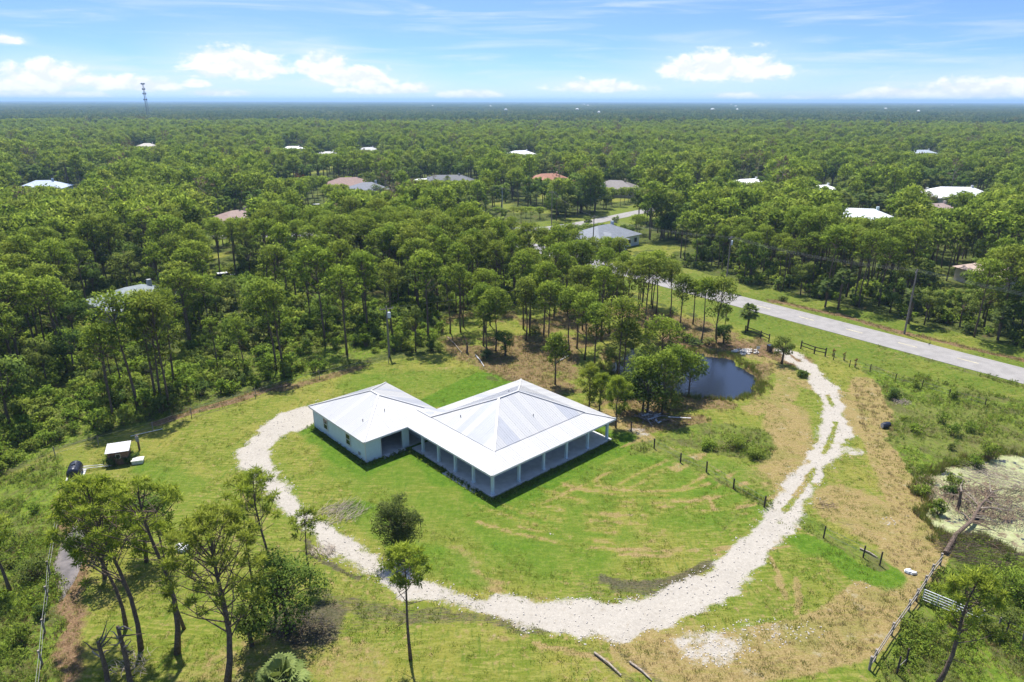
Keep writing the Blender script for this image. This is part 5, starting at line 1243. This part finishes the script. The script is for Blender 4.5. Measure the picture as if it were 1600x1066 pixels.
# sparse trees inside the litter clearing
Xo, Yo = scatter_grid(-40, 90, 88, 160, 4.6)
for x, y in zip(Xo, Yo):
    if sdpoly(np.array([x]), np.array([y]), OPENWOOD)[0] > -.3 or road_d(np.array([x]), np.array([y]))[0] < 13 or sdpoly(np.array([x]), np.array([y]), POND)[0] < 1.5: continue
    px, py = proj(x, y, 0)
    if py > 535 or (px > 1040 and py > 470): continue
    if rs.rand() < .3: continue
    h = fits(x, y, rs.uniform(10, 14), 2.0)
    if h > 4: trees.append((x, y, h, True))
def vis(x, y, h=12):
    a, b_ = proj(x, y, h); c, d = proj(x, y, 0); return -40 < a < 1640 and b_ < 1100 and d > 140
trees.sort(key=lambda q: q[0]**2+q[1]**2+(0 if vis(*q[:3]) else 1e7))
def zone(x, y):
    px, py = proj(x, y, 6)
    if road_d(np.array([x]), np.array([y]))[0] < 400 and (np.array([x, y])-RA) @ RN < 0 and px > 900: zone_ = 'across the road'
    elif px < 330: zone_ = 'in the left wood'
    elif px < 660: zone_ = 'in the wood behind the lawn'
    else: zone_ = 'in the wood behind the litter clearing'
    return zone_
def relate(x, y):
    px, py = proj(x, y, 0)
    a = 'front row' if py > 560 else ('second rows' if py > 500 else ('middle rows' if py > 440 else 'back rows'))
    b_ = ('far left', 'left', 'left of centre', 'centre', 'right of centre', 'right', 'far right')[int(min(6, max(0, px/1600*7)))]
    return a, b_
LM = [(1385,668,'the black barrel'),(1530,720,'the duckweed pool'),(1560,650,'the right scrub centre'),(30,850,'the left scrub centre'),(120,740,'the black tank'),(190,715,'the white roofed shed'),(609,540,'the transformer pole'),(207,457,'the grey roofed left house'),(369,336,'the pinkish brown roof'),(68,289,'the pale blue roof'),(560,288,'the slate grey roof'),(700,279,'the charcoal roof'),
 (943,360,'the junction house'),(1342,336,'the broad white roof'),(1494,299,'the long white roof'),(1565,412,'the sandy pink roof'),(1414,500,'the leaning verge pole'),(1134,430,'the roadside transformer pole'),(790,540,'the litter clearing'),(1020,600,'the pond'),(360,620,'the tawny fence strip'),(450,600,'the gravel bend top'),(1222,545,'the driveway gate tree'),(1580,480,'the right edge clearing'),
 (30,640,'the left photo edge'),(240,560,'the left understorey'),(480,480,'the left centre understorey'),(700,450,'the wood centre'),(380,505,'the small grass gap'),(880,430,'the road glimpse'),(1250,440,'the far verge curve'),(1470,440,'the bright yard'),(30,480,'the left edge wood'),(280,430,'the white car')]
ORD = ['first','second','third','fourth','fifth','sixth','seventh','eighth','ninth','tenth','eleventh','twelfth','thirteenth','fourteenth','fifteenth','sixteenth','seventeenth','eighteenth','nineteenth','twentieth']
def ordw(k): return ORD[k] if k < 20 else ('twenty '+['first','second','third','fourth','fifth','sixth','seventh','eighth','ninth'][k-20] if k < 29 else 'outermost')
pending = []
def relabel():
    b = {}
    for o, x, y, word in pending:
        px, py = proj(x, y, 0)
        L = min(range(len(LM)), key=lambda q: (LM[q][0]-px)**2+((LM[q][1]-py)*1.6)**2); dx = px-LM[L][0]; dy = (py-LM[L][1])*1.6
        dr = ('to the right of' if dx > 0 else 'to the left of') if abs(dx) > abs(dy)*2.2 else (('above right of' if dx > 0 else 'above left of') if dy < 0 else ('below right of' if dx > 0 else 'below left of'))
        b.setdefault((word, L, dr), []).append((dx*dx+dy*dy, o))
    for (word, L, dr), v in b.items():
        v.sort(key=lambda q: q[0])
        for k, (_, o) in enumerate(v): o['label'] = '%s, %s one %s %s' % (word, ordw(k) if k else 'nearest', dr, LM[L][2])
npine = 0; noak = 0; restp = []; resto = []; NP0 = len(SP)+14; NO0 = 17
for i, (x, y, h, pine) in enumerate(trees):
    if pine:
        if npine+NP0 < 300:
            npine += 1; r_, c_ = relate(x, y); look = ('tall', 'slender', 'full crowned', 'open crowned')[i % 4]
            g_ = 'pines %s, %s, %s' % (zone(x, y), r_, c_)
            pv_ = rs.randint(12); hw = 'tall' if h > 14 else ('short' if h < 11 else 'middling'); cw = ('narrow','rounded','broad','spreading')[pv_ % 4]
            o_ = plant('p', pines[pv_], 'pine_tree', x, y, h/14*rs.uniform(.92,1.1), rs.uniform(0, 6.28), 'slash pine %s, %s, %s of the photo' % (zone(x, y), r_, c_), 'pine', g_, scz=h/14); pending.append((o_, x, y, '%s %s crowned pine' % (hw, cw)))
        else: restp.append((x, y, h))
    else:
        if noak+NO0 < 300:
            noak += 1; r_, c_ = relate(x, y)
            o_ = plant('p', oaks[rs.randint(5)], 'oak_tree', x, y, h/9*rs.uniform(.8,1.05), rs.uniform(0, 6.28), 'dark rounded broadleaf tree %s, %s, %s of the photo' % (zone(x, y), r_, c_), 'tree', 'broadleaf trees %s, %s, %s' % (zone(x, y), r_, c_), scz=h/9); pending.append((o_, x, y, '%s rounded broadleaf tree' % ('tall' if h > 10 else 'dark')))
        else: resto.append((x, y, h))
# understorey bushes of the left belt and forest edge
Xb, Yb = scatter_grid(-120, 130, 50, 175, 2.1)
okb = (inpoly(Xb, Yb, BUSHBAND) | ((sdpoly(Xb, Yb, PROPERTY) > .8) & (sdpoly(Xb, Yb, OPENWOOD) > 1) & (sdpoly(Xb, Yb, PROPERTY) < 75) & ~inpoly(Xb, Yb, WEED_R) & ~inpoly(Xb, Yb, WEED_L) & (Xb < 25)) | ((road_d(Xb, Yb) > 13) & (road_d(Xb, Yb) < 38) & (((Xb-RA[0])*RN[0]+(Yb-RA[1])*RN[1]) < 0) & (rs.rand(Xb.size) < .4)))
okb &= (sdpoly(Xb, Yb, PROPERTY) > .8) & (road_d(Xb, Yb) > 12) & (dseg(Xb, Yb, CROSS) > 9)
for (hx, hy, hr) in HOUSE_CLEAR: okb &= np.hypot(Xb-hx, Yb-hy) > hr*.8
okb &= fbm(Xb, Yb, .09, 33) > .33
Bs = sorted([(x, y) for x, y in zip(Xb[okb], Yb[okb]) if abs(x) < y*.8+8], key=lambda q: q[0]**2+q[1]**2)
restb = []; nbz = 0
Bs = [q for q in Bs if vis(q[0], q[1], 2)]
for x, y in Bs:
    dk = rs.rand() < .2; s_ = rs.uniform(.75, 1.5)
    h = fits(x, y, s_*1.8, 1.2)
    if nbz < 270:
        nbz += 1; r_, c_ = relate(x, y)
        o_ = plant('b', (dbushes[rs.randint(3)] if dk else bushes[rs.randint(6)]), 'bush', x, y, s_, rs.uniform(0, 6.28), ('dark leafy' if dk else 'bright leafy')+' bush in the understorey %s, %s of the photo' % (zone(x, y), c_), 'bush', ('dark ' if dk else 'bright ')+'bushes in the understorey %s, %s' % (zone(x, y), c_)); pending.append((o_, x, y, ('dark' if dk else 'bright')+(' large' if s_ > 1.15 else ' small')+' leafy bush'))
    else: restb.append((x, y, s_, dk))
Xs, Ys = scatter_grid(-60, 90, 30, 92, 3.4)
for x, y in zip(Xs, Ys):
    px, py = proj(x, y, 0); a1_ = np.array([x]); b1_ = np.array([y])
    if not (-20 < px < 1640 and py < 1080): continue
    left = sdpoly(a1_, b1_, WEED_L)[0] < -1; right = sdpoly(a1_, b1_, WEED_R)[0] < -1.5 and sdpoly(a1_, b1_, SWAMP)[0] > 1 and (py < 730 or px > 1480)
    if not (left or right) or rs.rand() < .45 or sdpoly(a1_, b1_, SWAMP2)[0] < 1: continue
    dk = rs.rand() < .45; s_ = rs.uniform(.45, .95)
    o_ = plant('b', (dbushes[rs.randint(3)] if dk else bushes[rs.randint(6)]), 'bush', x, y, s_, rs.uniform(0, 6.28), 'bush', 'bush', 'low bushes in the scrub %s' % ('at the left edge' if left else 'right of the drive')); pending.append((o_, x, y, ('dark' if dk else 'bright')+' low scrub bush'))
relabel()
# a few cabbage palms in the woods
for i, (px, py, v) in enumerate(((825,325,0),(838,327,1),(770,322,2),(700,300,1),(640,470,0),(585,330,1),(1290,478,0),(1310,482,2),(1560,530,0),(800,310,2),(790,316,1),(930,330,0),(1420,505,1),(560,470,2),(745,312,0))):
    x, y = G(px, py); plant('p', palmsv[v], 'palm_tree', x, y, 1.1, i, 'cabbage palm, '+(ordw(i)+' in the row beyond the side road, counted from the white pole' if py < 400 else 'low in the wood near '+('the lawn pole, right of it','the road curve, left trunk','the road curve, right trunk','the right photo edge','the verge pole foot','the lawn pole, left of it')[sum(1 for q in (4,6,7,8,12,13) if q < i)]), 'palm', 'cabbage palms %s %s' % ('near' if py > 400 else 'far', ('left','centre','right')[0 if px < 700 else (1 if px < 1000 else 2)]))

# ------------------------------------------------------------------ geometry-node scatters for what nobody could count
def joined(pt, mats, name):
    tk, cr = pt; n = len(tk.v); j = MB(); j.v = tk.v+cr.v; j.t = tk.t+cr.t; j.nv = tk.nv+cr.nv; j.f = tk.f+[tuple(i+n for i in f) for f in cr.f]; j.mi = [0]*len(tk.f)+[1]*len(cr.f); j.m = 1
    return bpy.data.objects.new(name, j.mesh(name, mats, False, True))
def gn_scatter(name, protos, pts, rot, scl, idx, label):
    col = bpy.data.collections.new(name+'_kinds')
    for k, p in enumerate(protos): p.name = '%s_kind_%02d' % (name, k); col.objects.link(p)
    me = bpy.data.meshes.new(name); me.vertices.add(len(pts)); me.vertices.foreach_set('co', np.asarray(pts, np.float32).ravel())
    a = me.attributes.new('rot', 'FLOAT_VECTOR', 'POINT'); a.data.foreach_set('vector', np.asarray(rot, np.float32).ravel())
    a = me.attributes.new('scl', 'FLOAT_VECTOR', 'POINT'); a.data.foreach_set('vector', np.asarray(scl, np.float32).ravel())
    a = me.attributes.new('kidx', 'INT', 'POINT'); a.data.foreach_set('value', np.asarray(idx, np.int32))
    me.update(); o = linkobj(name, me); setp(o, label, kind='stuff')
    ng = bpy.data.node_groups.new(name+'_nodes', 'GeometryNodeTree')
    ng.interface.new_socket('Geometry', in_out='INPUT', socket_type='NodeSocketGeometry'); ng.interface.new_socket('Geometry', in_out='OUTPUT', socket_type='NodeSocketGeometry')
    N = ng.nodes; gi = N.new('NodeGroupInput'); go = N.new('NodeGroupOutput'); ip = N.new('GeometryNodeInstanceOnPoints'); ci = N.new('GeometryNodeCollectionInfo')
    ci.inputs[0].default_value = col; ci.inputs['Separate Children'].default_value = True; ci.inputs['Reset Children'].default_value = True
    def na(n, ty):
        q = N.new('GeometryNodeInputNamedAttribute'); q.data_type = ty; q.inputs[0].default_value = n; return q.outputs[0]
    ng.links.new(gi.outputs[0], ip.inputs['Points']); ng.links.new(ci.outputs[0], ip.inputs['Instance']); ip.inputs['Pick Instance'].default_value = True
    ng.links.new(na('kidx', 'INT'), ip.inputs['Instance Index']); ng.links.new(na('rot', 'FLOAT_VECTOR'), ip.inputs['Rotation']); ng.links.new(na('scl', 'FLOAT_VECTOR'), ip.inputs['Scale'])
    ng.links.new(ip.outputs[0], go.inputs[0]); md = o.modifiers.new('scatter', 'NODES'); md.node_group = ng
    return o
def rz_(n): return np.stack([np.zeros(n), np.zeros(n), rs.uniform(0, 6.28, n)], -1)
# the rest of the near trees
midp = [joined(puff_pine(600+i, h=14, spread=2.2+.35*(i % 3), base=.46+.06*(i % 3), puffs=18, per=26, pr=1.0, ls=.72, r0=.15, trunk_n=5), [BARK, PINE], 'k') for i in range(6)]
mido = [joined(oak_parts(620+i, h=9, spread=3.2, lobes=17, leaves=42, ls=.72, base=.15+.05*i), [BARK, OAK], 'k') for i in range(4)]
nx = [(x, y, 0, h/14, 0) for x, y, h in restp]+[(x, y, 0, h/9, 1) for x, y, h in resto]
extra = [joined(palm_parts(640+i, h=8+2*i, L=2.2, fronds=22), [BARK, PALM], 'k') for i in range(2)]+[joined(pine_parts(644, h=14, spread=2.4, needles=5, limbs=12, tufts=3, nl=.7, nw=.2, trunk_n=5), [DEADW, foliage('dead_crown', (.16,.12,.08), (.26,.20,.13), .2, .2)], 'k')]
# 200 m .. 900 m
X, Y = scatter_grid(-760, 760, 196, 900, 6.0)
sel = (np.abs(X) < Y*.80+25); X, Y = X[sel], Y[sel]
bad = (dseg(X, Y, CROSS) < 8) | (road_d(X, Y) < 12)
for (hx, hy, hr) in HOUSE_CLEAR: bad |= np.hypot(X-hx, Y-hy) < hr*.9
X, Y = X[~bad], Y[~bad]; big = fbm(X, Y, .012, 71); sp2 = fbm(X, Y, .02, 73)
for x, y, b_, s_ in zip(X, Y, big, sp2):
    pine = rs.rand() < (.35+.9*(s_-.3)); h = (rs.uniform(11.5, 16.5) if pine else rs.uniform(7, 13))*(.78+.45*b_)
    h = fits(x, y, h, 3.0)
    if h > 3: nx.append((x, y, 0, h/(14 if pine else 9), 0 if pine else 1))
nx = np.array(nx); n = len(nx)
idx = np.where(nx[:,4] == 0, rs.randint(0, 6, n), 6+rs.randint(0, 4, n)); sxy = nx[:,3]*rs.uniform(.95,1.25,n)
sxy = np.where(nx[:,4] == 0, np.maximum(sxy, .7), sxy)
sw = rs.rand(n); idx = np.where(sw < .035, 10, np.where(sw < .06, 11, np.where(sw < .085, 12, idx))); sc1 = np.where((idx == 10) | (idx == 11), .9, 1.0); nx[:,3] *= sc1
gn_scatter('distant_wood', midp+mido+extra, nx[:,:3], rz_(n), np.stack([sxy, sxy, nx[:,3]], -1), idx, 'pines and broadleaf trees filling the middle distance')
# clumps 900 m .. 3 km
def lowtree(mb, rnd, x, y, h, pine):
    c = Vector((x, y, h*.72)); R = rnd.uniform(2.4, 3.6); mb.tint = min(1, max(0, rnd.gauss(.45, .28)))
    for _ in range(26):
        d = rdir(rnd, .35); p = c+Vector((d.x*R, d.y*R, d.z*h*.26)); mb.nrm = (d*.7+Vector((0,0,.35))).normalized(); a = rdir(rnd); b2_ = a.cross(d); b2_ = b2_.normalized() if b2_.length > .01 else Vector((1,0,0)); L = rnd.uniform(1.0, 1.9)
        mb.add([p-a*L*.6, p+b2_*L*.5, p+a*L*.6, p-b2_*L*.5], [(0,1,2,3)])
FARM = foliage('far_canopy', (.030, .062, .022), (.078, .120, .036), .25, .5)  # leaf colour darkened to stand in for cloud shadow over the far trees
def clump(seed, size, n):
    rnd = random.Random(seed); mb = MB()
    for k in range(n): lowtree(mb, rnd, rnd.uniform(-size/2, size/2), rnd.uniform(-size/2, size/2), rnd.uniform(8, 17), True)
    return bpy.data.objects.new('k', mb.mesh('k', FARM, False, True))
X, Y = scatter_grid(-2400, 2400, 905, 3000, 34); sel = np.abs(X) < Y*.8+30; X, Y = X[sel], Y[sel]; n = len(X)
z = (fbm(X, Y, .004, 81)-.5)*5
gn_scatter('distant_canopy', [clump(700+i, 38, 34) for i in range(5)], np.stack([X, Y, z-1.0], -1), rz_(n), np.stack([np.ones(n)]*3, -1), rs.randint(0, 5, n), 'tree canopy between middle distance and horizon')
X, Y = scatter_grid(-12500, 12500, 3050, 15500, 210); sel = np.abs(X) < Y*.8+100; X, Y = X[sel], Y[sel]; n = len(X)
def patch(seed):
    rnd = random.Random(seed); mb = MB()
    for k in range(900):
        x, y = rnd.uniform(-125,125), rnd.uniform(-125,125); h = rnd.uniform(9, 17); R = rnd.uniform(4, 8); mb.tint = min(1, max(0, rnd.gauss(.45,.3)))
        mb.add([(x-R,y-R,h*.6),(x+R,y-R,h*.6),(x+R,y+R,h*.6),(x-R,y+R,h*.6),(x,y,h)], [(0,1,4),(1,2,4),(2,3,4),(3,0,4)])
    return bpy.data.objects.new('k', mb.mesh('k', FARM, False, True))
gn_scatter('horizon_canopy', [patch(740+i) for i in range(4)], np.stack([X, Y, np.zeros(n)], -1), rz_(n), np.stack([np.ones(n)]*3, -1), rs.randint(0, 4, n), 'faint tree canopy along the horizon')
# roofs of far town along the horizon (a few bright specks)
specks = []
rnd = random.Random(5)
for i in range(16):
    px = rnd.choice([rnd.uniform(880, 960), rnd.uniform(1080, 1160), rnd.uniform(1380, 1500), rnd.uniform(400, 800), rnd.uniform(1000, 1580)]); py = rnd.uniform(161, 176)
    x, y = G(px, py, 15); w = rnd.uniform(6, 12)*(y/2500)**.4; o = empty('far_building', (x, y, 0), rnd.uniform(0, 3), 'tiny pale roof near the horizon', 'building', 'tiny pale roofs near the horizon'); specks.append((px, o))
    mb = MB(); mb.box(-w/2,-w*.35,0,w/2,w*.35,15.5); mb.obj('wall', trimw, o)
    mb = MB(); mb.add([(-w/2-.4,-w*.35-.4,15.5),(w/2+.4,-w*.35-.4,15.5),(w/2+.4,w*.35+.4,15.5),(-w/2-.4,w*.35+.4,15.5),(-w*.2,0,18),(w*.2,0,18)], [(0,1,5,4),(1,2,5),(2,3,4,5),(3,0,4)]); mb.obj('roof', trimw, o)
for k, (_, o) in enumerate(sorted(specks, key=lambda q: q[0])): o['label'] = 'tiny pale roof near the horizon, %s from the %s' % ((ordw(k), 'left') if k < 9 else (ordw(15-k), 'right'))
# remaining bushes
bk = [joined(bush_parts(800+i, r=1.2, h=1.7, clumps=14, leaves=18, ls=.34), [DARKW, BUSHM], 'k') for i in range(4)]+[joined(bush_parts(810+i, r=1.2, h=1.9, clumps=14, leaves=18, ls=.34), [DARKW, DARKB], 'k') for i in range(2)]
n = len(restb)
if n:
    rb = np.array([(x, y, 0, s_, d) for x, y, s_, d in restb], float); rb[:,2] = gz(rb[:,0], rb[:,1])
    gn_scatter('undergrowth', bk, rb[:,:3], rz_(n), np.stack([rb[:,3]]*3, -1), np.where(rb[:,4] > 0, 4+rs.randint(0,2,n), rs.randint(0,4,n)), 'bushes filling the understorey deeper in the wood')

# grass and weeds
def tuft_obj(seed, n, hgt, r, mat, w=.05, bend=.5):
    rnd = random.Random(seed); random.seed(seed); mb = MB()
    for k in range(n):
        a = rnd.uniform(0, 6.28); q = r*math.sqrt(rnd.random()); p = Vector((math.cos(a)*q, math.sin(a)*q, -.03)); mb.tint = rnd.random()
        leaf(mb, p, Vector((math.cos(a)*bend*rnd.random(), math.sin(a)*bend*rnd.random(), 1)), hgt*rnd.uniform(.5,1.1), w)
    return bpy.data.objects.new('k', mb.mesh('k', mat, False, True))
def weed_obj(seed, mat, h=.6, r=.35, n=26, ls=.13):
    rnd = random.Random(seed); mb = MB()
    for k in range(n):
        d = rdir(rnd, .5); p = Vector((d.x*r*rnd.random()*1.3, d.y*r*rnd.random()*1.3, h*rnd.uniform(.1,1))); a = rdir(rnd, .3); b2_ = a.cross(d); b2_ = b2_.normalized() if b2_.length > .01 else Vector((1,0,0)); L = ls*rnd.uniform(.6,1.5); mb.tint = rnd.random()
        mb.nrm = (d*.4+Vector((0,0,.8))).normalized(); mb.add([p-a*L*.6, p+b2_*L*.35, p+a*L*.6, p-b2_*L*.35], [(0,1,2,3)])
    return bpy.data.objects.new('k', mb.mesh('k', mat, False, True))
def pick(mask, n, jit=.2):
    w = mask.ravel().astype(float)*np.repeat(np.gradient(rows), len(cols)); w[w < 0] = 0
    vis_ = (np.abs(proj(GX.ravel(), GY.ravel(), 0)[0]-800) < 860); w = w*vis_/(GY.ravel()**1.1)
    i = rs.choice(w.size, n, p=w/w.sum()); return GX.ravel()[i]+rs.uniform(-jit,jit,n), GY.ravel()[i]+rs.uniform(-jit,jit,n)
ing = (sdpoly(GX, GY, [UV(-6,-.2),UV(19.5,-.2),UV(19.5,16.5),UV(5.3,16.5),UV(5.3,28),UV(-6,28)]) < 0)
road_m = (road_d(GX, GY) < 4.2) | (dseg(GX, GY, CROSS) < 4) | (sdpoly(GX, GY, POND) < .2) | (sdpoly(GX, GY, SWAMP) < -.2)
lawnm = (1-CH['gravel'])*(1-CH['mud']*.7)*(1-CH['floor'])*(~ing)*(~road_m)*sstep(fbm(GX, GY, .5, 66), .38, .6)
x, y = pick(lawnm, 30000); n = len(x); s_ = rs.uniform(.6,1.3,n)
gn_scatter('grass', [tuft_obj(900+i, 12, .17, .2, GRASSM, .045) for i in range(4)], np.stack([x, y, gz(x, y)], -1), rz_(n), np.stack([s_]*3, -1), rs.randint(0,4,n), 'short tufts of grass over lawn and verges')
x, y = pick(CH['weeds']*(CH['weeds'] > .4)*(~road_m)*(~ing)*sstep(fbm(GX, GY, .45, 68), .25, .6), 20000); n = len(x); s_ = rs.uniform(.3,.8,n)*(.15+1.5*fbm(x, y, .2, 67)**1.8*1.5)
gn_scatter('weeds', [weed_obj(910+i, BUSHM) for i in range(3)]+[weed_obj(914, DARKB)]+[tuft_obj(915+i, 16, .7, .25, (GRASSM, DRYM)[i], .05) for i in range(2)], np.stack([x, y, gz(x, y)], -1), rz_(n), np.stack([s_]*3, -1), rs.choice(6, n, p=[.22,.2,.2,.13,.15,.10]), 'knee high weeds and scrub')
dry = np.maximum(CH['litter']*.8, .25*CH['tan'])*(~road_m)*(~ing)*(1-CH['gravel'])
x, y = pick(dry*(dry > .25), 6000); n = len(x); s_ = rs.uniform(.5,1.1,n)*np.where(y < 75, .6, 1.0)
gn_scatter('dry_grass', [tuft_obj(930+i, 14, .5, .25, DRYM, .05, .8) for i in range(2)]+[tuft_obj(933, 14, .4, .25, GRASSM, .05, .8)], np.stack([x, y, gz(x, y)], -1), rz_(n), np.stack([s_]*3, -1), rs.randint(0,3,n), 'dry tawny grass on litter and along the fence')
def stone_obj(seed):
    mb = MB(); mb.blob((0,0,.02), (.09,.07,.05), seed, 6, 4, .3); return bpy.data.objects.new('k', mb.mesh('k', palestone))
gs = (CH['gravel'] > .12)*(.3+.7*(CH['gravel'] < .8)); x, y = pick(gs*(~ing), 2500); n = len(x); s_ = rs.uniform(.3,.9,n)
gn_scatter('gravel', [stone_obj(i) for i in range(3)], np.stack([x, y, gz(x, y)], -1), rz_(n), np.stack([s_]*3, -1), rs.randint(0,3,n), 'loose pale stones on and beside the driveway')
rim = np.exp(-((sdpoly(GX, GY, POND)+(fbm(GX, GY, .5, 12)-.5)*3.0-.5)/.7)**2)+np.exp(-((sdpoly(GX, GY, SWAMP)+(fbm(GX, GY, .6, 13)-.5)*4.0-.4)/.8)**2)
x, y = pick(rim*(rim > .2), 2600, .2); n = len(x); s_ = rs.uniform(.5,1.2,n)
gn_scatter('reeds', [tuft_obj(970+i, 12, .75, .16, (GRASSM, GRASSM, DRYM)[i], .05, .4) for i in range(3)], np.stack([x, y, gz(x, y)], -1), rz_(n), np.stack([s_]*3, -1), rs.randint(0,3,n), 'reedy grass round the edges of both pools')
# leafy fringe round the foundation
m_ = np.exp(-((sdpoly(GX, GY, [UV(.0,.0),UV(19.1,.0),UV(19.1,16.1),UV(5.3,16.1),UV(5.3,27.3),UV(-5.6,27.3),UV(-5.6,14.9),UV(0,14.6)])-.25)/.3)**2)*(sdpoly(GX, GY, [UV(.1,.1),UV(19.1,.1),UV(19.1,16.1),UV(5.0,16.1),UV(5.0,27.2),UV(-5.5,27.2),UV(-5.5,14.9),UV(.1,14.6)]) > 0)
x, y = pick(m_, 1500, .1); n = len(x); s_ = rs.uniform(.3,.8,n)
gn_scatter('foundation_weeds', [weed_obj(950+i, BUSHM, .45) for i in range(2)]+[weed_obj(953, DARKB, .5)], np.stack([x, y, np.zeros(n)], -1), rz_(n), np.stack([s_]*3, -1), rs.randint(0,3,n), 'low green weeds along the house foundation')

# ------------------------------------------------------------------ haze
hb = MB(); hb.box(-44000, -1500, -2.2, 44000, 44000, TT+8)
hm = bpy.data.materials.new('haze'); hm.use_nodes = True; ht = hm.node_tree
ht.nodes.remove(ht.nodes['Principled BSDF']); pv = ht.nodes.new('ShaderNodeVolumePrincipled')
pv.inputs['Color'].default_value = (.45, .69, 1.0, 1); pv.inputs['Density'].default_value = 1.5e-4; pv.inputs['Anisotropy'].default_value = .2
ht.links.new(pv.outputs[0], ht.nodes['Material Output'].inputs['Volume'])
setp(hb.obj('haze', hm), 'thin blue summer haze over the plain', kind='stuff')
print('TREES individual pines', npine, 'oaks', noak, 'bushes', nbz, 'rest', len(restp), len(resto), len(restb), 'mid', len(nx))
